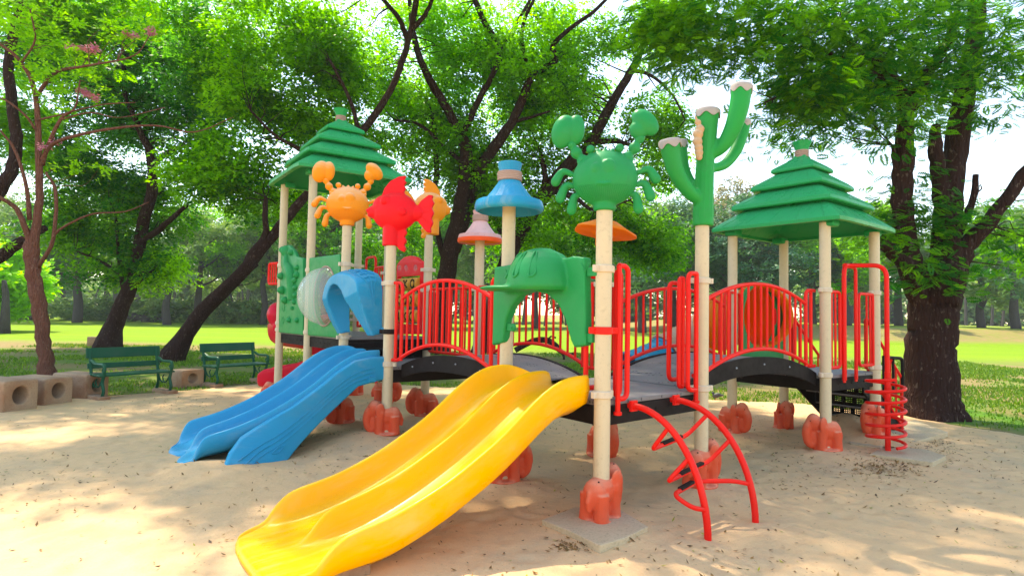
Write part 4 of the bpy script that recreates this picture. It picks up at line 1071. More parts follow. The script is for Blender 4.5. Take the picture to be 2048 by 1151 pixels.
# ---- panels of the high decks
def flatpanel(pxs, P, Q, mat, name, th=.05, off=0.0, holes=(), out=None, r=.03, lab=None):
    e, n, L = axes(P, Q); nn_ = out if out is not None else n
    o = rnd(outline(pxs, P, Q), r)
    me = plate([o]+list(holes), PV[P]+nn_*off, e, Vector((-e.y, e.x, 0)), th, .010, 3)
    return link(name, me, mat, PS, label=lab), e, nn_, L
oHI = -dSl*0+Vector((-eK.x, -eK.y, 0))
hp, eH, _, LH = flatpanel([(611, 516), (598, 513), (592, 500), (583, 490), (572, 491), (565, 500), (564, 522), (568, 540), (562, 555), (562, 612), (562, 664), (610, 669)], 'I', 'H', MT['green'], 'dinosaur_panel', out=oHI, off=.01, r=.015)
b = MB()
def ip(x, y, o_=.035): a, z = onp(x, y, PO['I'], PO['H']); return PV['I']+eH*a+oHI*o_+Z*z
b.ell(ip(578, 503), (.09, .05, .09)); b.tube(spl([ip(578, 510), ip(580, 530), ip(588, 545), ip(590, 575), ip(590, 600)], 4), radii([(0, .04), (.5, .09), (1, .07)], 17), 12)
for (x, y, r_) in ((572, 500, .07), (588, 505, .06), (570, 580, .08), (576, 600, .07), (600, 550, .06), (584, 640, .05), (600, 640, .05), (596, 560, .05), (597, 575, .05), (597, 590, .05), (594, 604, .045), (590, 616, .04), (568, 552, .07), (600, 535, .05)): b.ell(ip(x, y), (r_, r_, r_*.8))
for (x, y) in ((572, 615), (582, 637), (571, 640)):
    c0 = ip(x, y, .036); b.tube([c0+(eH*math.cos(a)+Z*math.sin(a))*.05 for a in np.linspace(0, 2*math.pi, 17)], .010, 6)
link('dinosaur_relief', blob(b, .012, 3, .5), MT['green'], hp)
# bubble panel
oIN = oHI
ci, cz = onp(655, 592, PO['I'], PO['N']); rh = .36
hole = [(ci+.33*math.cos(a), cz+rh*math.sin(a)) for a in np.linspace(0, 2*math.pi, 40, endpoint=False)]
bp, eI, _, LI = flatpanel([(623, 516), (685, 508), (684, 675), (620, 670)], 'I', 'N', MT['green'], 'bubble_panel', holes=[hole], out=oIN, off=.01)
b = MB(); vs = []; nn2 = 28
for i in range(8):
    ph = math.pi/2*i/7.001
    for k in range(nn2):
        a = 2*math.pi*k/nn2; vs.append(PV['I']+eI*(ci+.34*math.cos(a)*math.cos(ph))+Z*(cz+.37*math.sin(a)*math.cos(ph))+oIN*(.035+.33*math.sin(ph)))
fs = [(i*nn2+k, i*nn2+(k+1) % nn2, (i+1)*nn2+(k+1) % nn2, (i+1)*nn2+k) for i in range(7) for k in range(nn2)]
b.add(vs, fs); bub = b.build('bubble_window', MT['clear'], bp, auto=0)
m = bub.modifiers.new('t', 'SOLIDIFY'); m.thickness = .006
b = MB(); b.tube([PV['I']+eI*(ci+.35*math.cos(a))+Z*(cz+.38*math.sin(a))+oIN*.038 for a in np.linspace(0, 2*math.pi, 33)], .012, 6)
b.build('bubble_ring', MT['rope'], bp)
# noughts-and-crosses panel between K and Q
eKQ, nKQ, LKQ = axes('K', 'Q'); oKQ = -eK if True else nKQ
fp = [(796, 532), (802, 522), (812, 514), (824, 511), (836, 514), (844, 522), (856, 523), (856, 668), (796, 668)]
tk, zt1 = onp(800, 560, PO['K'], PO['Q']); 
hw0 = onp(800, 560, PO['K'], PO['Q']); hw1 = onp(843, 560, PO['K'], PO['Q']); zlo_ = onp(825, 648, PO['K'], PO['Q'])[1]; zhi_ = onp(825, 552, PO['K'], PO['Q'])[1]
holeR = [(hw0[0], zlo_), (hw1[0], zlo_), (hw1[0], zhi_), (hw0[0], zhi_)]
eyes = []
for x in (797+5, 815, 834):
    a, z = onp(x, 536, PO['K'], PO['Q']); eyes.append([(a+.045*math.cos(t), z+.045*math.sin(t)) for t in np.linspace(0, 2*math.pi, 20, endpoint=False)])
tp, eT, _, _ = flatpanel(fp, 'K', 'Q', MT['red'], 'noughts_and_crosses_panel', holes=[holeR]+eyes, out=nKQ, off=0, th=.06)
b = MB()
for ey in eyes:
    ca = sum(a for a, z in ey)/20; cz2 = sum(z for a, z in ey)/20; b.lathe([(.055, -.035), (.058, 0), (.045, .03), (.001, .045)], 18, (0, 0, 0)); 
    b.v[-72:] = [tuple(PV['K']+eT*(ca+v_[0])+Z*(cz2+v_[1])+Vector((-eT.y, eT.x, 0))*(v_[2]*-1)) for v_ in b.v[-72:]]
b.build('porthole', MT['clear'], tp)
rows_z = [zlo_+(zhi_-zlo_)*(i+.5)/3 for i in range(3)]; W3 = (hw1[0]-hw0[0])
nface = Vector((-eT.y, eT.x, 0)); nface = nface if nface.dot(Vector((0, -1, 0))) > 0 else -nface
for r_i, z in enumerate(rows_z):
    for c_i in range(3):
        a = hw0[0]+W3*(c_i+.5)/3; ctr = PV['K']+eT*a+Z*z
        b = MB(); h_ = (zhi_-zlo_)/3*.40; b.tube([ctr-eT*(W3/6-.008), ctr+eT*(W3/6-.008)], h_, 20)
        cy = b.build('turning_block', MT['ttt'], tp, bevel=.012)
        g = MB()
        if (r_i+c_i) % 2 == 0:
            g.tube([ctr+eT*(.045*math.cos(t))+Z*(.055*math.sin(t))+nface*(h_-.004) for t in np.linspace(0, 2*math.pi, 21)], .010, 6)
        else:
            for sg in (-1, 1): g.tube([ctr-eT*.04*sg-Z*.05+nface*(h_-.004), ctr+eT*.04*sg+Z*.05+nface*(h_-.004)], .010, 6)
        g.build('mark', MT['black'], cy)
b = MB()
for c_i in range(4): a = hw0[0]+W3*c_i/3; 
for z in (zlo_+(zhi_-zlo_)/3, zlo_+(zhi_-zlo_)*2/3):
    for c_i in range(3):
        a = hw0[0]+W3*(c_i+.5)/3; b.tube([PV['K']+eT*a+Z*(z-.05), PV['K']+eT*a+Z*(z+.05)], .007, 6)
b.build('axle', MT['black'], tp)
# red climber at the J-K edge: hoop, barrier and hanging triangle steps
eJK, nJK, LJK = axes('J', 'K'); nO = nJK if nJK.dot(eK) > 0 else -nJK
loop_rail(PV['K']-eJK*.08, -eJK, .34, 1.2, 2.1, bars=(.08, .17, .25)); loop_rail(PV['J']+eJK*.05, eJK, .14, 1.2, 2.0)
b = MB(); c0 = PV['K']-eJK*.40; 
b.tube(fillet([c0+Z*1.15, c0+Z*2.27, c0-eJK*.34+Z*2.27, c0-eJK*.34+Z*1.15], .08), .020, 10)
hoop = b.build('climber_hoop', MT['redtube'], PS)
b = MB(); T0 = at(752, 780, 10.0); T0.z = 0; T1 = at(792, 780, 9.8); T1.z = 0
for q in (T0, T1): b.tube([q-Z*.1, q+Z*1.15], .022, 10)
for zt_, sg in ((.39, 1), (.70, -1), (.98, 1)):
    q = T0; m_ = (T0+T1)/2
    b.tube(fillet([m_+Vector((-.28, .0, zt_)), m_+Vector((.0, -.12, zt_-.01)), m_+Vector((.26, -.02, zt_)), m_+Vector((.0, .14, zt_)), m_+Vector((-.28, .0, zt_))], .05), .018, 8)
b.build('pod_climber', MT['redtube'], PS)
# ---- crimson slide winding down behind the left deck
def trough(pts, w_, h_, mat, name, lab, th=.03):
    vs = []; fs = []; n = len(pts); prof = [(-1, 1.0), (-.93, 1.03), (-.86, .98), (-.80, .45), (-.6, .12), (-.3, .01), (0, 0), (.3, .01), (.6, .12), (.80, .45), (.86, .98), (.93, 1.03), (1, 1.0), (.95, .3), (.7, -.12), (0, -.22), (-.7, -.12), (-.95, .3)]
    for i, p in enumerate(pts):
        t = pts[min(i+1, n-1)]-pts[max(i-1, 0)]; t = Vector((t.x, t.y, 0)).normalized(); sd_ = Vector((-t.y, t.x, 0))
        k = 1 if i < n-4 else 1-.18*(i-(n-4))/3*1.0; kh = 1 if i < n-3 else (1-.35*(i-(n-3))/2)
        for a, z in prof: vs.append(p+sd_*(a*w_/2*k)+Z*(z*h_*kh))
    m = len(prof)
    for i in range(n-1):
        for j in range(m): fs.append((i*m+j, i*m+(j+1) % m, (i+1)*m+(j+1) % m, (i+1)*m+j))
    fs += [tuple(range(m-1, -1, -1)), tuple((n-1)*m+j for j in range(m))]
    return MB().add(vs, fs).build(name, mat, PS, sub=1, label=lab)
mHJ = (PV['H']+PV['J'])/2; vv = Vector((-eK.y, eK.x, 0))
sp = spl([mHJ+Z*1.12, mHJ+vv*.35+Z*1.10, mHJ+vv*.75-eK*.25+Z*.98, Vector((-3.85, 10.25, .88)), Vector((-3.75, 11.1, .76)), Vector((-3.0, 11.2, .64)), Vector((-2.75, 10.75, .55)), Vector((-3.15, 10.35, .42)), Vector((-3.6, 10.35, .27)), Vector((-3.98, 10.32, .19)), Vector((-4.28, 10.3, .15))], 4)
trough(sp, .54, .27, MT['slidered'], 'spiral_slide', 'crimson spiral slide')
# tall slide sides right beside H
b = MB(); b.ell(Vector((-3.70, 9.5, 1.36)), (.16, .2, .20)); b.ell(Vector((-3.66, 9.5, 1.18)), (.11, .18, .16)); link('slide_mouth', blob(b, .02, 4), MT['slidered'], PS)
pR = at(552, 545, 9.2); b = MB(); 
x0, x1 = at(538, 545, 9.3), at(556, 545, 9.15); ex = Vector((x1.x-x0.x, x1.y-x0.y, 0)); wl = ex.length; ex /= wl
z0_, z1_ = at(545, 567, 9.2).z, at(545, 526, 9.2).z
pp = Vector((x0.x, x0.y, 0)); b.tube(fillet([pp+ex*wl+Z*z1_, pp+Z*z1_, pp+Z*z0_, pp+ex*wl+Z*z0_], .05), .02, 8)
for t in (.3, .55, .8): b.tube([pp+ex*wl*t+Z*z0_, pp+ex*wl*t+Z*z1_], .012, 6)
b.build('barrier_rail', MT['redtube'], PS)
b = MB(); s0 = PV['N']+nN*.15; b.box(at(665, 696, 9.4), (.85, .04, .20), (.95, .3, 0)); b.build('slide_side', MT['slidered'], PS, bevel=.01)
# ---- green arch panel with tube slide beyond the right hut
gpn = [(1478, 716), (1483, 610), (1492, 578), (1505, 566), (1522, 561), (1540, 566), (1556, 578), (1564, 600), (1566, 722)]
cT = onp(1519, 632, PO['F'], PO['G'])
rr_ = .40
tub = [(cT[0]+.36*math.cos(a), cT[1]+rr_*math.sin(a)) for a in np.linspace(0, 2*math.pi, 32, endpoint=False)]
ga, _, oG, _ = flatpanel(gpn, 'F', 'G', MT['green'], 'tunnel_panel', holes=[tub], r=.02, off=0)
vF = w2
tc = PV['F']+e2*0+eFG*cT[0]
def tubemesh(pts, rads, wall=.02, n=28):
    b = MB(); b.tube(pts, rads, n, cap=False); b2 = MB(); b2.tube(pts[::-1], [r-wall for r in rads[::-1]], n, cap=False)
    N_ = len(pts); vs = b.v+b2.v; k = len(b.v); fs = b.f+[tuple(k+i for i in f) for f in b2.f]
    for j in range(n):
        j2 = (j+1) % n
    b.v = vs; b.f = fs; return b
tpath = spl([tc+Z*(cT[1]), at(1500, 632, 8.1), at(1470, 636, 8.7), at(1435, 648, 9.15)], 6)
def seg(pts, mat, r, lab):
    b = tubemesh(pts, [r]*len(pts)); o = b.build('tunnel_slide', mat, PS, label=lab, auto=0)
    for end in (0, -1):
        g = MB()
        t = (pts[1]-pts[0]) if end == 0 else (pts[-1]-pts[-2]); t = t.normalized(); a = t.orthogonal().normalized(); c_ = t.cross(a); p = pts[end]
        g.tube([p+(a*math.cos(x)+c_*math.sin(x))*(r+.012) for x in np.linspace(0, 2*math.pi, 29)], .020, 8)
        g.build('flange', mat, o)
    g = MB()
    for i in range(2, len(pts)-2, 2):
        t = (pts[i+1]-pts[i-1]).normalized(); a = t.orthogonal().normalized(); c_ = t.cross(a)
        g.tube([pts[i]+(a*math.cos(x)+c_*math.sin(x))*(r+.001) for x in np.linspace(0, 2*math.pi, 29)], .006, 5)
    g.build('moulded_seam', mat, o)
    return o
seg(tpath, MT['orange2'], .375, 'orange tunnel slide section')
q2_ = at(1330, 710, 9.1); t2 = spl([at(1432, 649, 9.18), at(1400, 668, 9.3), at(1368, 690, 9.25), q2_], 6); seg(t2, MT['beige'], .31, 'beige tunnel slide section')
t3 = spl([at(1326, 712, 9.1), at(1300, 724, 9.0), at(1276, 734, 8.9), at(1258, 742, 8.8)], 5)
seg(t3, MT['blue'], .27, 'blue open end of the tunnel slide')
# ================================================================== TREES
def frond_template(pairs=7):
    vs = []; 
    for i in range(pairs):
        x = .12+.80*i/(pairs-1); ln = .44*(1-.75*abs(i/(pairs-1)-.35)); wd = .075
        for sd_ in (-1, 1):
            d = np.array([.42, .90*sd_, -.10]); d /= np.linalg.norm(d); pr = np.array([-d[1], d[0], 0]); p = np.array([x, 0, -.10*x*x])
            vs += [p, p+d*ln*.5+pr*wd, p+d*ln, p+d*ln*.5-pr*wd]
    vs += [np.array([.92, 0, -.09]), np.array([1.02, .05, -.12]), np.array([1.18, 0, -.17]), np.array([1.02, -.05, -.12])]
    return np.array(vs)
def leaf_template(k=7):
    vs = []
    for i in range(k):
        a = 2*math.pi*i/k+.4*(i % 2); r0 = .25*(i % 3); d = np.array([math.cos(a), math.sin(a), -.25+.2*(i % 3)]); pr = np.array([-d[1], d[0], .3*((i % 2)*2-1)]); p = d*r0
        vs += [p, p+d*.32+pr*.20, p+d*.75, p+d*.32-pr*.20]
    return np.array(vs)
def cluster_template(k=14, seed=3):
    r_ = np.random.default_rng(seed); vs = []
    for i in range(k):
        a = r_.uniform(0, 6.28); rr = math.sqrt(r_.uniform(0, 1)); p = np.array([rr*math.cos(a), rr*math.sin(a), r_.uniform(-.22, .22)])
        b_ = a+r_.normal(0, .9); d = np.array([math.cos(b_), math.sin(b_), r_.normal(-.15, .25)]); pr = np.array([-math.sin(b_), math.cos(b_), r_.normal(0, .3)]); L_ = r_.uniform(.40, .62)
        vs += [p, p+d*L_*.5+pr*.17, p+d*L_, p+d*L_*.5-pr*.17]
    return np.array(vs)
FR8, FR5, LT7, CL = frond_template(7), frond_template(5), leaf_template(7), cluster_template()
def foliage(C, Rr, n, size, tmpl, bias, flat=.30, droop=.25, rng=RNG):
    """C (k,3) spray centres, Rr radius: n fronds round each centre -> verts, faces, tint"""
    C = np.repeat(C, n, 0); m = len(C); bias = np.repeat(bias, n)
    a = rng.uniform(0, 2*np.pi, m); r = np.sqrt(rng.uniform(0.02, 1, m))*Rr; h = rng.normal(0, flat, m)*Rr
    P = C+np.stack([r*np.cos(a), r*np.sin(a), h-r*r*.15/max(Rr, .1)], 1)
    yaw = a+rng.normal(0, .8, m); pit = -droop+rng.normal(0, .30, m); rol = rng.normal(0, .45, m); s = size*rng.uniform(.7, 1.25, m)
    cy, sy = np.cos(yaw), np.sin(yaw); cq, sq = np.cos(pit), np.sin(pit); c_, s_ = np.cos(rol), np.sin(rol)
    ex = np.stack([cy*cq, sy*cq, sq], 1); side = np.stack([-sy, cy, 0*cy], 1); up = np.cross(ex, side)
    ey = side*c_[:, None]+up*s_[:, None]; ez = -side*s_[:, None]+up*c_[:, None]
    T = tmpl
    V = P[:, None, :]+s[:, None, None]*(T[None, :, 0:1]*ex[:, None, :]+T[None, :, 1:2]*ey[:, None, :]+T[None, :, 2:3]*ez[:, None, :])
    V = V.reshape(-1, 3); F_ = np.arange(len(V)).reshape(-1, 4)
    q = len(T)//4; tint = np.clip(np.repeat(bias+rng.normal(0, .16, m), q)+rng.normal(0, .07, m*q), 0, 1)
    return V, F_, tint
def ellipsoid_pts(c, r, n, rng=RNG, hollow=.0, gap=0.0, gs=.8, seed=1):
    out = []
    while len(out) < n:
        p = rng.uniform(-1, 1, (n*3, 3)); d = np.linalg.norm(p, axis=1); p = p[(d < 1) & (d > hollow)]
        q = np.array(c)+p*np.array(r)
        if gap: q = q[fbm(q[:, 0]*gs+q[:, 2]*.6*gs, q[:, 1]*gs*.7+q[:, 2]*gs, seed, 3) > gap]
        out += list(q)
    return np.array(out[:n])
def pxell(px, py, Y, rx, ry, dY):
    c = at(px, py, Y); return (c, (rx*Y/FPX, dY, ry*Y/FPX))
def tree(name, label, cat, limbs, crowns, bark, group=None, base=None, size=.30, nf=22, tmpl=FR8, spray=.55, twigs=.6, twr=.014, extra=None, seed=5, trunk_name='trunk'):
    """limbs: [[(px,py,Y,width_px),...],...] first is the trunk; crowns: [(c,r,n,bias,mat,gap)]"""
    b0 = limbs[0][0]; base = base or gp(b0[0], b0[1]); base = Vector((base.x, base.y, 0))
    T = empty(name, base, label, cat, group)
    rnd_ = random.Random(seed); allp = []
    for li, L in enumerate(limbs):
        P4 = []
        for (px, py, Y, wd) in L:
            p = at(px, py, Y); P4.append((p, wd*Y/FPX/2*(.78 if wd > 30 or Y > 11 else .9)))
        pts = spl([p for p, r in P4], 5); rs = [float(np.interp(i/5, range(len(P4)), [r for p, r in P4])) for i in range(len(pts))]
        if li == 0: pts[0].z = -.15
        jit = [Vector((rnd_.gauss(0, 1), rnd_.gauss(0, 1), rnd_.gauss(0, .5)))*r*.10 for r in rs]
        pts = [p+j*(.35 if r > .15 else 1) for p, j, r in zip(pts, jit, rs)]
        nr = 30 if rs[0] > .16 else 12
        b = MB(); b.tube(pts, rs, nr)
        if rs[0] > .10:
            # fluted wood and, on the trunk, a root flare
            vs = list(b.v); ph = rnd_.uniform(0, 6)
            for i_, c_ in enumerate(pts):
                for k_ in range(nr):
                    v = Vector(b.v[i_*nr+k_]); d = v-c_; a = 2*math.pi*k_/nr; h = max(0, 1-v.z/.6) if li == 0 else 0
                    kk = 1+.055*math.sin(3*a+v.z*.9+ph)+.035*math.sin(7*a+v.z*1.7+ph)+.03*math.sin(v.z*5+2*a+ph)+h*h*(.14+.13*math.sin(4*a+ph))
                    vs[i_*nr+k_] = tuple(c_+d*kk)
            b.v = vs
        b.build(trunk_name if li == 0 else 'limb', bark, T, auto=0)
        allp += [(p, r) for p, r in zip(pts[2:], rs[2:])] if li else [(p, r) for p, r in zip(pts[len(pts)//2:], rs[len(pts)//2:])]
    cnt = {}; tw = MB(); PA = np.array([tuple(p) for p, r in allp]); k = 0
    for ci, (c, r, n, bias, mat, gap) in enumerate(crowns):
        C = ellipsoid_pts(c, r, n, gap=gap, seed=seed+ci)
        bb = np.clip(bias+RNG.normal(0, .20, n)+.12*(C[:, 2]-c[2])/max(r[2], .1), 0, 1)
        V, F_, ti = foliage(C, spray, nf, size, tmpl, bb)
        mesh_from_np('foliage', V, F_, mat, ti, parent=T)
        m = int(n*twigs)
        for q in C[:m]:
            d = np.linalg.norm(PA-q, axis=1)+.6*np.maximum(0, PA[:, 2]-q[2]); i = int(np.argmin(d)); p0, r0 = allp[i]; p1 = Vector(q); L_ = (p1-p0).length
            if L_ < .15 or L_ > 2.0 or cnt.get(i, 0) >= 4: continue
            cnt[i] = cnt.get(i, 0)+1
            md = (p0+p1)/2+Vector((rnd_.gauss(0, .12), rnd_.gauss(0, .12), rnd_.gauss(.05, .12)))*L_
            rr = min(r0*.6, twr*(1+L_*.5)); pp = spl([p0, p0.lerp(md, .5)+Vector((rnd_.gauss(0, .03), rnd_.gauss(0, .03), 0))*L_, md, p1], 3)
            tw.tube(pp, [rr*(1-.8*j/(len(pp)-1)) for j in range(len(pp))], 5, cap=False); k += 1
    if k: tw.build('twigs', bark, T, auto=0)
    if extra: extra(T)
    return T
LF, LD, LY = MT['leaf'], MT['leaf_dk'], MT['leaf_yl']
def world_ell(c, r, n, bias, mat, gap=0.0): return (Vector(c)+Vector((0, 0, 1.3)), (r[0], r[1], r[2]*.8), n, bias, mat, gap)
def pe_(px, py, Y, rx, ry, dY, n, bias, mat, gap=.0):
    n = max(3, int(n*(.72 if Y < 11 else .60))); gap = gap+.09 if gap else 0; bias = bias-.10 if Y < 10 and mat is LF else bias; Y = Y+(.45 if Y < 11 else 2.1); dY = dY*.9
    c, r = pxell(px, py, Y, rx, ry, dY); return (c, r, n, bias, mat, gap)
# --- big forked tree on the right
tree('rain_tree', 'massive dark rain tree with forked flaking trunk beside the spiral climber', 'tree',
     [[(1866, 836, 9.1, 128), (1863, 780, 9.1, 114), (1864, 700, 9.1, 108), (1868, 640, 9.1, 112), (1876, 585, 9.1, 112), (1890, 540, 9.1, 96)],
      [(1860, 640, 9.1, 70), (1838, 580, 9.1, 64), (1820, 530, 9.0, 58), (1808, 470, 9.0, 54), (1805, 400, 8.9, 50), (1808, 310, 8.8, 44), (1812, 220, 8.7, 38), (1790, 165, 8.6, 30), (1745, 125, 8.4, 20), (1680, 118, 8.2, 13), (1600, 80, 8.0, 9), (1500, 64, 7.8, 5)],
      [(1885, 600, 9.1, 84), (1893, 530, 9.2, 76), (1893, 470, 9.3, 66), (1902, 365, 9.4, 58), (1918, 260, 9.5, 52), (1936, 150, 9.6, 46), (1952, 30, 9.7, 40), (1960, -120, 9.8, 34)],
      [(1905, 560, 9.2, 60), (1930, 495, 9.2, 44), (1985, 435, 9.0, 34), (2048, 350, 8.8, 28), (2120, 270, 8.6, 22)],
      [(1812, 225, 8.7, 26), (1860, 140, 8.9, 22), (1890, 95, 9.0, 18), (1915, 20, 9.1, 13)],
      [(1825, 540, 9.0, 40), (1795, 515, 8.8, 34), (1765, 486, 8.6, 26), (1755, 470, 8.5, 20)],
      [(1895, 470, 9.2, 40), (1878, 350, 9.1, 36), (1870, 290, 9.1, 30), (1872, 250, 9.1, 18)],
      [(1780, 160, 8.5, 12), (1700, 135, 8.2, 9), (1610, 168, 8.0, 7), (1530, 205, 7.8, 4)],
      [(1745, 125, 8.4, 10), (1690, 80, 8.2, 8), (1650, 40, 8.0, 6)],
      [(1806, 380, 8.9, 14), (1790, 330, 8.8, 11), (1785, 290, 8.8, 8)],
      [(1918, 470, 9.3, 16), (1945, 400, 9.2, 14), (1952, 350, 9.2, 12)]],
     [pe_(1480, 60, 7.4, 200, 70, 1.2, 110, .42, LF, .34), pe_(1690, 110, 8.2, 170, 100, 1.8, 105, .34, LF, .36), pe_(1880, 110, 9.0, 200, 150, 2.0, 170, .34, LF, .30),
      pe_(1700, 230, 8.4, 130, 80, 1.2, 50, .30, LF, .42), pe_(1600, 180, 8.0, 120, 60, 1.0, 42, .35, LF, .42), pe_(1530, 262, 7.8, 60, 22, .5, 5, .30, LF), pe_(1860, 380, 8.6, 90, 110, .6, 30, .25, LF, .35),
      pe_(1990, 480, 9.6, 80, 90, 1.2, 36, .45, LF, .38), pe_(1760, 480, 8.5, 60, 90, .7, 14, .40, LF), pe_(1870, 540, 8.3, 50, 60, .3, 7, .30, LF),
      world_ell((5.5, 9.5, 8.4), (5.0, 4.5, 1.4), 230, .4, LF, .42), world_ell((1.5, 10.5, 8.8), (3.5, 3.2, 1.2), 120, .4, LF, .42)],
     MT['bark'], base=gp(1866, 834), size=.15, nf=30, spray=.46, twigs=1.0, twr=.008, seed=31)
# --- tall twin-limbed tree behind the bridges
tree('rain_tree', 'tall many-limbed tree rising behind the blue cone hat and first bridge, bright yellow-green crown', 'tree',
     [[(872, 692, 21, 56), (880, 640, 21, 46), (890, 580, 20.5, 44), (900, 511, 20, 44), (915, 447, 19.5, 40), (928, 370, 19, 36), (931, 300, 18.6, 32), (922, 270, 18.5, 28)],
      [(928, 285, 18.6, 24), (900, 229, 18.5, 24), (871, 180, 18.3, 22), (842, 122, 18, 18), (825, 60, 17.8, 14), (818, -10, 17.6, 10)],
      [(905, 500, 20, 40), (935, 410, 19.5, 36), (959, 340, 19, 32), (998, 282, 18.5, 28), (1027, 238, 18.2, 24), (1046, 195, 18, 22), (1066, 151, 17.8, 18), (1110, 122, 17.6, 15), (1105, 92, 17.4, 13), (1144, 54, 17.2, 11), (1187, 24, 17, 9), (1230, -20, 16.8, 7)],
      [(1064, 152, 17.8, 15), (1046, 102, 17.7, 13), (1046, 49, 17.5, 10), (1070, -5, 17.3, 8)],
      [(924, 275, 18.5, 18), (955, 205, 18.2, 16), (985, 150, 18, 15), (1000, 100, 17.8, 16), (968, 45, 17.5, 15), (944, -10, 17.2, 14)],
      [(1000, 100, 17.8, 11), (1032, 49, 17.6, 9), (1060, 0, 17.5, 7)], [(930, 330, 18.8, 12), (885, 290, 18.6, 10), (840, 250, 18.4, 8), (790, 240, 18.2, 6)],
      [(888, 520, 20.2, 16), (868, 420, 19.6, 14), (873, 330, 19.2, 14), (868, 250, 19, 12), (850, 190, 19, 8)], [(1020, 245, 18.3, 10), (1060, 235, 18, 8), (1100, 222, 17.8, 5)]],
     [pe_(860, 130, 17.5, 150, 130, 2.5, 210, .62, LF, .34), pe_(1000, 120, 17, 150, 130, 2.5, 170, .66, LF, .38), pe_(900, 330, 18, 140, 110, 2.2, 160, .50, LF, .36), pe_(1010, 380, 18, 110, 90, 2, 90, .52, LF, .38),
      pe_(960, 230, 20.5, 200, 140, 1.5, 170, .75, LY, .36), pe_(800, 500, 20, 110, 70, 1.5, 70, .35, LF, .36), world_ell((-2.6, 11.5, 9.3), (4.8, 4.0, 1.6), 250, .5, LF, .40)],
     MT['bark'], base=gp(872, 694), size=.20, tmpl=CL, nf=17, spray=.62, twigs=.75, twr=.013, seed=41)
tree('rain_tree', 'dark tree leaning to the right behind the green crab and orange mushroom, with sprawling limbs', 'tree',
     [[(962, 705, 21.6, 54), (975, 660, 21.4, 44), (988, 610, 21, 40), (1005, 548, 20.5, 42), (1036, 467, 20, 42), (1085, 396, 19.5, 38), (1134, 335, 19, 34), (1180, 290, 18.6, 30), (1207, 237, 18.3, 26), (1245, 170, 18, 22), (1275, 115, 17.8, 18), (1305, 40, 17.6, 14), (1320, -30, 17.4, 10)],
      [(1085, 400, 19.5, 18), (1090, 350, 19.2, 14), (1082, 310, 19, 12)], [(1190, 285, 18.6, 16), (1230, 282, 18.3, 13), (1262, 290, 18, 9)], [(1262, 140, 17.9, 12), (1300, 150, 17.6, 9), (1345, 190, 17.3, 6), (1370, 240, 17, 4)],
      [(1100, 380, 19.4, 16), (1150, 395, 19, 12), (1190, 420, 18.8, 8), (1260, 400, 18.6, 5)], [(1020, 510, 20.2, 14), (990, 430, 20, 10), (1010, 380, 19.8, 7)]],
     [pe_(1170, 140, 17, 140, 120, 2.2, 105, .60, LF, .40), pe_(1290, 60, 16.5, 110, 70, 2, 70, .58, LF, .40), pe_(1280, 250, 17, 110, 90, 1.8, 70, .52, LF, .40), pe_(1120, 300, 18, 110, 90, 2, 85, .62, LF, .38),
      pe_(1160, 450, 19, 150, 70, 2, 150, .40, LF, .34), pe_(1320, 470, 18.5, 80, 60, 1.6, 75, .38, LF, .36), pe_(1080, 500, 21, 120, 60, 1.5, 80, .45, LF, .36), pe_(1330, 330, 18.5, 60, 60, 1.5, 26, .50, LF, .4)],
     MT['bark'], base=gp(962, 706), size=.20, tmpl=CL, nf=17, spray=.62, twigs=.75, twr=.013, seed=51)
tree('rain_tree', 'tree with a long bare trunk leaning right, rooted between the two green benches', 'tree',
     [[(338, 722, 16, 58), (372, 668, 16, 40), (405, 622, 16, 36), (452, 575, 15.8, 33), (490, 538, 15.6, 31), (550, 465, 15.4, 26), (600, 405, 15.2, 22), (660, 340, 15.2, 20), (725, 263, 15.2, 19), (781, 180, 15.2, 17), (803, 126, 15.2, 16), (823, 54, 15.2, 15), (835, -20, 15.2, 16)],
      [(480, 552, 15.7, 22), (505, 505, 15.5, 18), (530, 470, 15.3, 16), (530, 420, 15.2, 14), (532, 395, 15.2, 10)], [(495, 540, 15.6, 16), (515, 528, 15.6, 10)],
      [(815, 80, 15.2, 15), (800, 42, 15.2, 13), (774, 8, 15.2, 11), (745, -20, 15.2, 9)], [(823, 60, 15.2, 14), (850, 30, 15.2, 12), (868, -10, 15.2, 9)],
      [(655, 345, 15.2, 15), (600, 300, 15, 12), (550, 270, 14.8, 8), (500, 220, 14.6, 5)], [(720, 270, 15.2, 12), (700, 200, 15, 10), (660, 120, 14.8, 7)]],
     [pe_(560, 130, 14.5, 170, 140, 2.2, 210, .52, LF, .33), pe_(700, 90, 15, 130, 110, 2, 120, .58, LF, .35), pe_(480, 330, 14.5, 130, 90, 1.6, 110, .50, LF, .36), pe_(430, 120, 15.5, 100, 110, 2, 110, .38, LD, .30),
      pe_(640, 290, 16, 120, 90, 1.5, 100, .45, LF, .34), pe_(420, 350, 13.8, 70, 40, .8, 20, .85, LY), pe_(455, 180, 13.8, 45, 70, .8, 20, .85, LY), pe_(560, 420, 16, 80, 50, 1.2, 30, .5, LF, .38), world_ell((-6.3, 12.4, 9.6), (3.8, 3.5, 1.4), 120, .5, LF, .44)],
     MT['bark'], base=gp(338, 724), size=.20, tmpl=CL, nf=17, spray=.56, twigs=.75, twr=.012, seed=61)
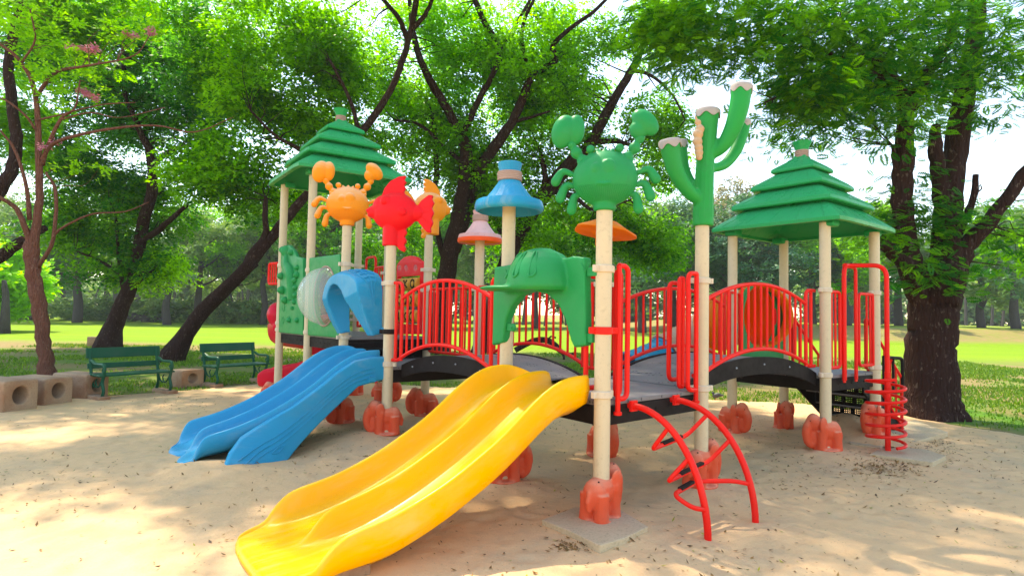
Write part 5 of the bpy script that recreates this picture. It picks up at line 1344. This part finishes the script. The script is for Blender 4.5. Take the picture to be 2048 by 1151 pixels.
tree('shade_tree', 'dark leafy tree with a short curved trunk behind the left green bench', 'tree',
     [[(212, 699, 20, 62), (226, 655, 20, 44), (243, 610, 20, 36), (260, 570, 20, 34), (274, 520, 19.8, 30), (288, 440, 19.5, 28), (304, 385, 19.3, 26), (303, 315, 19.2, 22), (285, 272, 19.2, 16), (265, 225, 19, 12), (250, 190, 19, 11), (246, 90, 19, 8), (250, 0, 19, 6)],
      [(272, 565, 19.9, 20), (290, 548, 19.8, 18), (306, 535, 19.7, 10)], [(280, 480, 19.6, 18), (310, 465, 19.3, 16), (334, 445, 19, 14), (375, 410, 18.6, 9)], [(304, 330, 19.2, 16), (345, 300, 19, 12), (408, 284, 18.6, 8)],
      [(250, 600, 20, 12), (238, 520, 19.8, 9), (232, 430, 19.6, 7)], [(262, 570, 20, 10), (215, 530, 19.6, 8), (150, 500, 19.2, 5)]],
     [pe_(230, 90, 18.5, 210, 110, 2.5, 300, .28, LD, .26), pe_(340, 210, 18.5, 160, 100, 2.2, 210, .30, LD, .28), pe_(180, 290, 18.8, 150, 100, 2, 170, .32, LD, .32), pe_(240, 420, 18.5, 140, 90, 2, 190, .35, LF, .33),
      pe_(250, 530, 18.6, 110, 45, 1.6, 80, .30, LF, .33), pe_(330, 540, 18.2, 40, 50, .8, 16, .9, LY), pe_(120, 470, 19, 70, 60, 1.4, 40, .35, LF, .36), pe_(330, 60, 20.5, 260, 130, 2, 160, .6, LF, .3)],
     MT['bark'], base=gp(212, 700), size=.20, tmpl=CL, nf=17, spray=.62, twigs=.7, twr=.013, seed=71)
tree('shade_tree', 'dark-limbed tree half outside the left edge, its crown over the concrete blocks', 'tree',
     [[(-330, 800, 11.5, 70), (-260, 680, 12, 56), (-150, 600, 12.5, 44), (-60, 545, 13, 36), (0, 510, 13, 32), (50, 478, 13, 24), (90, 455, 13, 16)],
      [(-200, 630, 12.4, 44), (-90, 480, 12.8, 38), (0, 378, 13, 32), (28, 325, 13, 28), (33, 270, 13, 26), (22, 200, 13, 24), (18, 111, 13, 22), (40, 22, 13, 18), (60, -40, 13, 14)]],
     [pe_(60, 60, 13, 130, 90, 2, 60, .5, LF, .36), pe_(30, 240, 14, 90, 120, 1.6, 50, .45, LF, .4), world_ell((-11.5, 13.5, 8.5), (4.0, 3.5, 1.5), 110, .5, LF, .4)],
     MT['bark'], base=gp(-330, 802), size=.34, nf=20, spray=.55, twigs=.5, seed=81)
def blossoms(T):
    C = np.array([tuple(at(x+RNG.normal(0, 8), y+RNG.normal(0, 6), 10.6)) for x, y in ((155, 92), (185, 98), (262, 68), (168, 182), (180, 190), (110, 290), (300, 60)) for _ in range(3)])
    V, F_, ti = foliage(C, .07, 6, .07, LT7, np.full(len(C), .5)); mesh_from_np('blossom', V, F_, MT['blossom'], ti, parent=T)
tree('flowering_tree', 'slender reddish-barked tree with bare spreading twigs and sparse pink blossom behind the concrete blocks', 'tree',
     [[(97, 770, 10.8, 42), (91, 720, 10.8, 33), (84, 660, 10.8, 32), (74, 595, 10.8, 29), (67, 540, 10.8, 30), (62, 500, 10.8, 30), (66, 470, 10.8, 22)],
      [(66, 500, 10.8, 20), (76, 428, 10.8, 16), (78, 334, 10.8, 14), (71, 189, 10.7, 10), (40, 122, 10.6, 8), (0, 89, 10.5, 6), (-40, 70, 10.4, 5)],
      [(71, 195, 10.7, 9), (111, 145, 10.5, 7), (178, 131, 10.3, 5), (267, 112, 10.1, 3), (300, 70, 10, 2)], [(85, 330, 10.8, 9), (97, 290, 10.6, 9), (122, 238, 10.5, 7), (150, 215, 10.4, 4), (160, 160, 10.4, 3)],
      [(84, 320, 10.8, 9), (112, 284, 10.5, 8), (211, 259, 10.2, 6), (311, 251, 10, 4), (389, 264, 9.9, 3), (467, 234, 9.8, 2)], [(62, 490, 10.8, 15), (50, 455, 10.7, 12), (33, 417, 10.6, 10), (0, 395, 10.4, 8), (-40, 370, 10.3, 6)],
      [(76, 535, 10.8, 9), (106, 478, 10.6, 8), (111, 384, 10.5, 7), (92, 345, 10.6, 5)], [(108, 470, 10.6, 6), (130, 452, 10.5, 5), (184, 428, 10.4, 4), (250, 423, 10.3, 3), (297, 404, 10.2, 2)],
      [(60, 440, 10.8, 10), (52, 370, 10.7, 8), (30, 300, 10.6, 6), (0, 260, 10.5, 4)], [(72, 260, 10.7, 6), (50, 230, 10.6, 5), (10, 200, 10.5, 4), (-30, 190, 10.5, 3)], [(74, 240, 10.7, 5), (110, 232, 10.6, 4), (200, 210, 10.4, 3), (270, 205, 10.3, 2)],
      [(44, 125, 10.6, 5), (70, 80, 10.5, 4), (60, 20, 10.4, 3)], [(120, 240, 10.5, 4), (180, 225, 10.4, 3), (240, 235, 10.3, 2), (330, 215, 10.2, 2)]],
     [pe_(60, 50, 10.5, 110, 60, .8, 46, .70, LY, .3), pe_(150, 150, 10.3, 130, 60, .6, 32, .70, LY, .3), pe_(170, 330, 10.2, 50, 25, .3, 5, .85, LY), pe_(10, 470, 10.4, 20, 20, .2, 2, .8, LY), pe_(250, 60, 10.2, 90, 40, .4, 12, .75, LY)],
     MT['bark_red'], base=gp(97, 772), size=.11, nf=8, tmpl=LT7, spray=.24, twigs=1.0, twr=.006, seed=91, extra=blossoms)
tree('bright_tree', 'sunlit lime-green bushy tree at the far left edge across the lawn', 'tree',
     [[(10, 640, 30, 20), (12, 600, 30, 16), (8, 560, 30, 10)]], [pe_(5, 560, 30, 62, 72, 2.6, 150, .95, LY, .25), pe_(-70, 540, 31, 60, 90, 2.5, 70, .9, LY)], MT['bark_far'], base=gp(10, 668), size=.42, nf=20, tmpl=LT7, spray=.7, twigs=.1, seed=95)
# --- woodland across the lawn: each tree its own crown, trunk and kind
def far_tree(px, Y, H, Wd, mat, bias, seed, name, label, tr=.35, n=60, low=.30, bark='bark_far', lean=0.0):
    rg = random.Random(seed); base = at(px, 640, Y); z0 = float(lawn_z(np.array([base.x]), np.array([base.y]))[0]); base = Vector((base.x, base.y, z0))
    T = empty(name, base, label, 'tree', 'trees across the lawn')
    b = MB(); top = H*.72; sw = lean
    tp_ = [base+Vector((sw*H*t*t+rg.gauss(0, .12), rg.gauss(0, .1), H*.72*t-(.1 if t == 0 else 0))) for t in (0, .2, .4, .6, .8, 1)]
    b.tube(spl(tp_, 3), [tr*(1-.75*i/15) for i in range(16)], 8); b.build('trunk', MT[bark], T, auto=0)
    lm = MB(); cs = []
    for k in range(7):
        t = rg.uniform(.35, .9); a = rg.uniform(0, 6.28); p = tp_[int(t*5)]; L_ = Wd*rg.uniform(.45, .95)
        q = p+Vector((math.cos(a)*L_, math.sin(a)*L_*.7, H*rg.uniform(.10, .28))); lm.tube(spl([p, p.lerp(q, .5)+Vector((0, 0, -.03*H)), q], 4), [tr*.38*(1-.8*i/8) for i in range(9)], 5, cap=False); cs.append(q)
    lm.build('limbs', MT[bark], T, auto=0)
    C = []
    for q in cs+[base+Vector((sw*H, 0, H*.85)), base+Vector((sw*H*.6, 0, H*.65))]:
        rr = Wd*rg.uniform(.38, .60); C.append(ellipsoid_pts((q.x, q.y, max(q.z, H*low+z0)), (rr, rr, rr*.60), n//9, gap=.30, gs=.5, seed=seed))
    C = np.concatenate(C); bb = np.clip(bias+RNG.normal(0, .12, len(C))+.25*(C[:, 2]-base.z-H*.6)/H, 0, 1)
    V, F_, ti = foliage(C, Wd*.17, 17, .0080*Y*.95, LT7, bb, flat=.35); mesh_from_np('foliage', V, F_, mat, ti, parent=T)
    return T
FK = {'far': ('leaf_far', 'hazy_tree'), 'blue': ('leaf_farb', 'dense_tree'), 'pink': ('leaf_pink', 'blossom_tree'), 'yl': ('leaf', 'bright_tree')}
rows = [ # px, Y, H, W, kind, bias
 (-120, 50, 13, 5.5, 'far', .5, 0), (60, 58, 13, 5.5, 'far', .45, 0), (150, 52, 12, 5, 'blue', .6, .05), (245, 60, 13, 5.5, 'far', .6, -.05), (330, 50, 10, 4.5, 'far', .55, .15), (395, 56, 12, 5, 'yl', .55, .02), (455, 62, 13, 5.5, 'far', .7, -.06), (525, 56, 13.5, 5.5, 'far', .65, 0), (590, 60, 14, 5.5, 'blue', .8, .03),
 (650, 48, 13, 4.5, 'yl', .35, 0), (740, 52, 14, 5, 'far', .5, -.03), (820, 58, 13, 5, 'far', .5, .03), (900, 55, 13, 5, 'yl', .4, 0), (985, 62, 14, 5.5, 'far', .5, -.03), (1070, 58, 13, 5, 'far', .55, 0), (1150, 64, 13.5, 5.5, 'blue', .6, .04), (1225, 56, 13, 5, 'far', .5, -.05), (1285, 46, 11.5, 5, 'blue', .55, .02),
 (1345, 60, 13, 5, 'far', .6, 0), (1400, 48, 11.5, 4.6, 'blue', .35, 0), (1455, 54, 13.8, 5.5, 'pink', .6, .02), (1500, 44, 10, 4.6, 'blue', .30, -.02), (1560, 47, 10.5, 4.8, 'blue', .35, .03), (1625, 56, 12, 5, 'far', .6, 0), (1690, 46, 10, 4.5, 'yl', .6, .05), (1745, 60, 12.5, 5, 'pink', .6, -.03), (1800, 55, 12, 5, 'far', .5, 0),
 (1960, 50, 10.5, 5, 'far', .65, .03), (2030, 46, 10, 5.5, 'blue', .7, -.05), (2110, 52, 12, 5.5, 'far', .6, 0), (2210, 60, 13, 6, 'far', .6, 0), (-260, 62, 14, 6, 'far', .5, 0)]
WHERE = {}
for i, (px, Y, H, Wd, kd, bi, ln) in enumerate(rows):
    mt_, nm = FK[kd]
    look = {'far': 'pale hazy green', 'blue': 'dense bluish-green', 'pink': 'pale blossom-topped', 'yl': 'fresh green'}[kd]
    spots = [(-400, 'beyond the left edge'), (90, 'left of the slender reddish trunk'), (210, 'right of the slender reddish trunk'), (290, 'behind the short curved trunk'), (360, 'right of the short curved trunk'), (430, 'above the leaning trunk foot'), (490, 'behind the leaning trunk'), (560, 'left of the dinosaur panel'), (620, 'behind the left tiered roof posts'), (700, 'behind the orange crab'), (780, 'behind the red fish post'), (860, 'behind the noughts and crosses panel'), (940, 'behind the first bridge'),
             (1030, 'behind the blue hat post'), (1110, 'behind the turtle hood'), (1190, 'left of the green crab post'), (1250, 'right of the green crab post'), (1315, 'in the gap left of the cactus post'), (1370, 'just left of the cactus post'), (1430, 'just right of the cactus post'), (1480, 'left under the stairs roof'), (1530, 'behind the tunnel panel'), (1590, 'behind the middle of the second roof'), (1660, 'behind the near roof post'), (1715, 'right of the near roof post'), (1770, 'behind the spiral climber hoop'), (1850, 'behind the massive forked trunk'),
             (1990, 'just right of the massive forked trunk'), (2060, 'at the right edge'), (2150, 'past the right edge'), (9999, 'farthest past the right edge')]
    wh = next(t for a, t in spots if px < a)
    if px < -200: wh = 'farthest beyond the left edge'
    elif px < -100: wh = 'just beyond the left edge'
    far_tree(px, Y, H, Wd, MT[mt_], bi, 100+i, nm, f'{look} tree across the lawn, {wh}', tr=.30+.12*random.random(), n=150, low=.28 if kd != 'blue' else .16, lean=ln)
# continuous distant wood behind them
C = []
for i in range(150):
    a = random.uniform(-105, 125); C.append(ellipsoid_pts((a, random.uniform(84, 110), random.uniform(2.2, 9.5)), (4.5, 3, 2.6), 26, seed=i))
C = np.concatenate(C); V, F_, ti = foliage(C, 1.5, 6, 1.25, LT7, np.clip(.5+RNG.normal(0, .15, len(C)), 0, 1), flat=.5)
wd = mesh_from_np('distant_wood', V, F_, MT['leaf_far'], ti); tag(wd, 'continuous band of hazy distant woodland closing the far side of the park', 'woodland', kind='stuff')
b = MB()
for i in range(150):
    x = random.uniform(-100, 115); y = random.uniform(66, 95); z0 = float(lawn_z(np.array([x]), np.array([y]))[0]); h = random.uniform(5, 8); r = random.uniform(.12, .32)
    b.tube([(x, y, z0-.2), (x+random.gauss(0, .3), y, z0+h*.5), (x+random.gauss(0, .7), y, z0+h)], [r, r*.8, r*.5], 6, cap=False)
dt = b.build('distant_trunks', MT['bark_far'], None); tag(dt, 'thin grey trunks massed in the far woodland beyond the lawn', 'woodland', kind='stuff')
# undergrowth along the far left edge of the lawn
C = []
for i in range(60):
    x = random.uniform(-52, -14); C.append(ellipsoid_pts((x, random.uniform(58, 64), .9), (2.2, 1.2, 1.1), 10, seed=i))
C = np.concatenate(C); V, F_, ti = foliage(C, .8, 8, .55, LT7, np.clip(.55+RNG.normal(0, .18, len(C)), 0, 1), flat=.5)
tag(mesh_from_np('undergrowth', V, F_, MT['leaf_far'], ti), 'low leafy undergrowth along the far left side of the lawn', 'undergrowth', kind='stuff')
# ================================================================== BENCHES, BLOCKS, SLABS
def bench(loc, rz, label):
    T = empty('park_bench', loc, label, 'bench', 'green park benches', rz); T.scale = (1.10, 1.1, .98)
    L_ = 1.0
    def pt(name, b, **k):
        me = b.mesh(name, True); o = bpy.data.objects.new(name, me); scn.collection.objects.link(o); me.materials.append(k.get('mat', MT['bench'])); o.parent = T
        me.set_sharp_from_angle(angle=math.radians(40))
        if k.get('bevel'): m = o.modifiers.new('b', 'BEVEL'); m.width = k['bevel']; m.segments = 2; m.limit_method = 'ANGLE'
        return o
    for i, (y, z) in enumerate(((-.17, .335), (-.02, .335), (.12, .33))):
        b = MB(); b.box((0, y, z), (L_, .125, .030)); pt('seat_board', b, bevel=.006)
    b = MB(); b.box((0, .235, .455), (L_-.02, .025, .085), up=(0, .16, 1)); pt('back_board', b, bevel=.006)
    b = MB(); b.box((0, .275, .66), (L_, .028, .165), up=(0, .16, 1)); pt('back_board', b, bevel=.006)
    for sx_ in (-1, 1):
        x = sx_*(L_/2-.05); b = MB()
        b.tube(spl([(x, -.20, .0), (x, -.235, .10), (x, -.19, .22), (x, -.22, .33), (x, -.245, .42), (x, -.225, .49), (x, -.16, .505), (x, -.05, .50), (x, .08, .505), (x, .19, .55)], 4), .022, 8)
        b.tube(spl([(x, -.235, .42), (x, -.20, .385), (x, -.175, .42), (x, -.20, .45)], 4), .012, 6)
        b.tube(spl([(x, .22, .0), (x, .165, .14), (x, .19, .31), (x, .225, .45), (x, .285, .72)], 4), .022, 8)
        b.tube([(x, -.21, .315), (x, .19, .305)], .014, 6)
        b.tube(spl([(x, -.20, .30), (x, -.10, .17), (x, .0, .14), (x, .10, .17), (x, .18, .29)], 4), .012, 6)
        b.tube(spl([(x, -.02, .15), (x, .03, .22), (x, -.01, .27)], 3), .010, 6)
        pt('end_frame', b)
    return T
def foot_block(p, rz, sz, lab):
    b = MB(); b.box((0, 0, sz[2]/2-.03), sz); o = b.build('footing_block', MT['conc'], None, smooth=False, loc=p, rz=rz, bevel=.012); tag(o, lab, 'concrete block', 'footings under the benches')
bl1 = gp(203, 801); br1 = gp(323, 776)
rz1 = math.atan2(br1.y-bl1.y, br1.x-bl1.x)
rz1 = math.radians(55); d1 = Vector((math.cos(rz1), math.sin(rz1), 0)); n1 = Vector((-d1.y, d1.x, 0)); c1 = bl1+d1*.50+n1*.22; bench((c1.x, c1.y, .05), rz1, 'worn green bench on the left, beside the row of concrete blocks')
for s_, lab in ((-.50, 'footing block under the left end of the left bench'), (.50, 'footing block under the right end of the left bench')):
    q = c1+d1*s_-n1*.05; foot_block((q.x, q.y, 0), rz1, (.16, .56, .10), lab)
bl2 = gp(432, 775); rz2 = rz1; c2 = bl2+d1*.50+n1*.22; bench((c2.x, c2.y, .05), rz2, 'green bench with mossy seat edge, just left of the dinosaur panel')
for s_, lab in ((-.50, 'footing block under the left end of the right bench'), (.50, 'footing block under the right end of the right bench')):
    q = c2+d1*s_-n1*.05; foot_block((q.x, q.y, 0), rz2, (.16, .56, .10), lab)
def block_mesh(L_, W_, H_, r):
    o = rnd([(-W_/2, 0), (W_/2, 0), (W_/2, H_), (-W_/2, H_)], .045, 5)
    hl = [(r*math.cos(a), H_*.55+r*math.sin(a)) for a in np.linspace(0, 2*math.pi, 28, endpoint=False)]
    return plate([o, hl], (0, 0), (0, 1, 0), (1, 0, 0), L_, .018, 3)
BM = block_mesh(.50, .42, .36, .095)
def cblock(px, py, rz, s, lab, z=0):
    p = gp(px, py); o = link('concrete_block', BM, MT['conc'], None, (p.x, p.y, z-.02), math.radians(rz)); o.scale = (s[0], s[1], s[2])
    tag(o, lab, 'concrete block', 'concrete blocks edging the sand')
cblock(160, 793, -14, (1.35, .95, 1.12), 'third block of the row, nearest the left bench, round hole facing right')
cblock(78, 806, -16, (1.5, 1.0, 1.15), 'middle block of the row of three at the left edge')
cblock(2, 820, -18, (1.5, 1.05, 1.25), 'nearest and most stained block, cut by the left edge')
cblock(374, 773, -30, (.7, 1.0, .95), 'single upright block with a round hole, between the two benches')
p = gp(702, 757); b = MB(); b.box((0, 0, .10), (.28, .28, .22)); tag(b.build('kerb_stone', MT['conc'], None, smooth=False, loc=(p.x, p.y, 0), rz=.4, bevel=.02), 'small square concrete stone behind the blue slide', 'stone')
p = gp(191, 693); b = MB(); b.box((0, 0, .15), (.45, .3, .42)); tag(b.build('kerb_stone', MT['conc'], None, smooth=False, loc=(p.x, p.y, 0), rz=.3, bevel=.02), 'small pale stone against the foot of the short curved trunk', 'stone')
def slab(corn, th, name, lab):
    P = [gp(*c) for c in corn]; z = [0.03]*len(P); b = MB(); n = len(P)
    vs = [(p.x, p.y, .078) for p in P]+[(p.x, p.y, .078-th) for p in P]; b.add(vs, [tuple(range(n)), tuple(range(2*n-1, n-1, -1))]+[(i, i+n, (i+1) % n+n, (i+1) % n) for i in range(n)])
    tag(b.build(name, MT['slab'], None, smooth=False, bevel=.006), lab, 'slab')
slab([(1083, 1062), (1140, 1086), (1186, 1110), (1200, 1116), (1250, 1100), (1296, 1076), (1240, 1040), (1150, 1035)], .10, 'concrete_slab', 'square concrete slab with a chipped front corner under the tallest front post')
slab([(1896, 876), (1780, 912), (1700, 900), (1690, 880), (1830, 850)], .12, 'concrete_slab', 'large concrete slab beside the spiral climber')
slab([(1740, 922), (1865, 940), (1893, 926), (1850, 912), (1770, 905)], .08, 'concrete_slab', 'low concrete slab in front of the spiral climber, half buried')
# ================================================================== LITTER, GRASS, BIRD, BRANCH
def scatter(n, pts, size, mat, name, lab, cat, tint=.5):
    x, y = pts; m = len(x); z = np.maximum(sand_z(x, y), lawn_z(x, y))+.006
    a = RNG.uniform(0, 2*np.pi, m); s = size*RNG.uniform(.5, 1.4, m); w_ = s*RNG.uniform(.22, .5, m); ti = RNG.normal(0, .25, m); tj = RNG.normal(0, .25, m)
    ex = np.stack([np.cos(a), np.sin(a), ti], 1); ey = np.stack([-np.sin(a), np.cos(a), tj], 1); P = np.stack([x, y, z+.25*s*np.abs(ti)+.3*w_*np.abs(tj)], 1)
    up = np.array([0, 0, 1.0])
    V = np.stack([P-ex*s[:, None]*.5, P+ey*w_[:, None]*.5, P+ex*s[:, None]*.5+up*(s*.18)[:, None], P-ey*w_[:, None]*.5], 1).reshape(-1, 3)
    o = mesh_from_np(name, V, np.arange(len(V)).reshape(-1, 4), mat, np.clip(RNG.normal(tint, .3, m), 0, 1)); tag(o, lab, cat, kind='stuff')
def litter_pts(n):
    x = RNG.uniform(-8, 8, n*4); y = 1.8+RNG.uniform(0, 1, n*4)**1.3*8; k = (np.abs(x) < y*.95+.5) & (fbm(x*.8, y*.8, 77, 3)+RNG.normal(0, .12, n*4) > .42) & (sdist(x, y) > 0); return x[k][:n], y[k][:n]
scatter(0, litter_pts(4200), .030, MT['litter'], 'leaf_litter', 'small dry brown leaves scattered over the sand', 'fallen leaves')
scatter(0, litter_pts(420), .032, MT['litterg'], 'green_leaf_litter', 'small green and yellow leaves scattered over the sand', 'fallen leaves')
xs_, ys_ = [], []
for (px, py, rx, ry, n) in ((1760, 945, 70, 12, 260), (1870, 915, 60, 18, 160), (1870, 890, 30, 10, 60), (1140, 1104, 35, 10, 70), (1250, 1088, 30, 8, 25), (1760, 930, 110, 25, 160), (800, 925, 100, 14, 90)):
    for _ in range(n):
        q = gp(px+random.gauss(0, rx*.6), py+random.gauss(0, ry*.6)); xs_.append(q.x); ys_.append(q.y)
scatter(0, (np.array(xs_), np.array(ys_)), .034, MT['litter'], 'leaf_drift', 'drifts of dry leaves gathered against the concrete slabs', 'fallen leaves', .6)
# grass tufts along the turf edge and under the trees
n = 260000; x = RNG.uniform(-17, 17, n); y = 7.5+RNG.uniform(0, 1, n)**1.4*15
k = (sdist(x, y) < .05+.10*RNG.normal(0, 1, n)) & (np.abs(x) < y*.93+.5) & (fbm(x*.7, y*.7, 55, 4)+RNG.normal(0, .07, n) > .50); x, y = x[k], y[k]; m = len(x)
h = RNG.uniform(.02, .055, m)*(1+.03*y); a = RNG.uniform(0, 6.28, m); w_ = .006+.0009*y; P = np.stack([x, y, 0*x-.005], 1); d = np.stack([np.cos(a), np.sin(a), 0*a], 1); ln = RNG.normal(0, .5, m)
V = np.stack([P-d*w_[:, None], P+d*w_[:, None], P+np.stack([ln*h*d[:, 1], -ln*h*d[:, 0], h], 1)], 1).reshape(-1, 3)
tag(mesh_from_np('grass', V, np.arange(len(V)).reshape(-1, 3), MT['grass'], np.clip(RNG.normal(.45, .25, m)+.5*(fbm(x*.4, y*.4, 66, 3)-.45), 0, 1)), 'short patchy grass in the shade beyond the sand', 'grass', kind='stuff')
p = gp(1433, 800); b = MB()
b.ell((0, 0, .085), (.075, .040, .042), Matrix.Rotation(.35, 3, 'Y'), 14); b.ell((.062, 0, .125), (.022, .020, .024), None, 10); b.tube([(.05, 0, .10), (.06, 0, .12)], .02, 8); b.tube([(-.04, 0, .09), (-.12, 0, .10)], [.028, .012], 8); b.tube([(.078, 0, .124), (.098, 0, .117)], [.007, .002], 6)
pg = empty('pigeon', (p.x, p.y, 0), 'dark grey pigeon standing on the grass seen between the cactus post and roof post', 'bird', rz=2.6)
me = blob(b, .005, 2, .4); m_, t_, b_ = nodes('pigeon_feathers'); b_.inputs['Base Color'].default_value = (.045, .05, .065, 1); b_.inputs['Roughness'].default_value = .6
o = bpy.data.objects.new('body', me); scn.collection.objects.link(o); me.materials.append(m_); o.parent = pg
for s_ in (-1, 1):
    b = MB(); b.tube([(0.01, .015*s_, .06), (.012, .016*s_, .0), (.035, .018*s_, .002)], .003, 5); me = b.mesh('leg'); o = bpy.data.objects.new('leg', me); scn.collection.objects.link(o); me.materials.append(MT['coral']); o.parent = pg
b = MB(); pp = spl([at(x_, y_, 19.5) for x_, y_ in ((1030, 700), (1052, 688), (1072, 680), (1094, 680), (1110, 690), (1122, 702), (1140, 708), (1152, 704))], 5)
b.tube(pp, radii([(0, .09), (.6, .10), (1, .03)], len(pp)), 8); b.tube(spl([at(1122, 702, 19.5), at(1128, 714, 19.5), at(1126, 722, 19.5)], 4), .04, 6); b.tube([at(1094, 680, 19.5), at(1102, 672, 19.5), at(1112, 675, 19.5)], .03, 6)
tag(b.build('fallen_branch', MT['bark'], None), 'crooked fallen branch arching over the grass seen through the turtle hood', 'branch')
for (x0, y0, x1, y1, Y, r, lab) in ((258, 632, 296, 640, 58, .35, 'lower fallen log in the heap across the lawn'), (262, 628, 330, 636, 59, .28, 'long fallen log on top of the far heap'), (300, 640, 330, 634, 58.5, .30, 'short fallen log at the right of the far heap')):
    b = MB(); b.tube(spl([at(x0, y0, Y), at((x0+x1)/2, (y0+y1)/2-2, Y), at(x1, y1, Y)], 3), r, 8); tag(b.build('fallen_log', MT['bark_far'], None), lab, 'log', 'fallen logs across the lawn')

# ================================================================== HAZE
b = MB(); b.box((0, 45, 14.2), (330, 170, 31.0)); hz = b.build('haze', None, None, smooth=False)
m_ = bpy.data.materials.new('morning_haze'); m_.use_nodes = True; t_ = m_.node_tree; t_.nodes.remove(t_.nodes['Principled BSDF'])
pv = t_.nodes.new('ShaderNodeVolumePrincipled'); pv.inputs['Color'].default_value = (.90, .95, 1, 1); pv.inputs['Density'].default_value = .0006; pv.inputs['Anisotropy'].default_value = .2
t_.links.new(pv.outputs[0], t_.nodes['Material Output'].inputs['Volume']); hz.data.materials.append(m_)
tag(hz, 'thin bright haze hanging over the park', 'haze', kind='stuff')
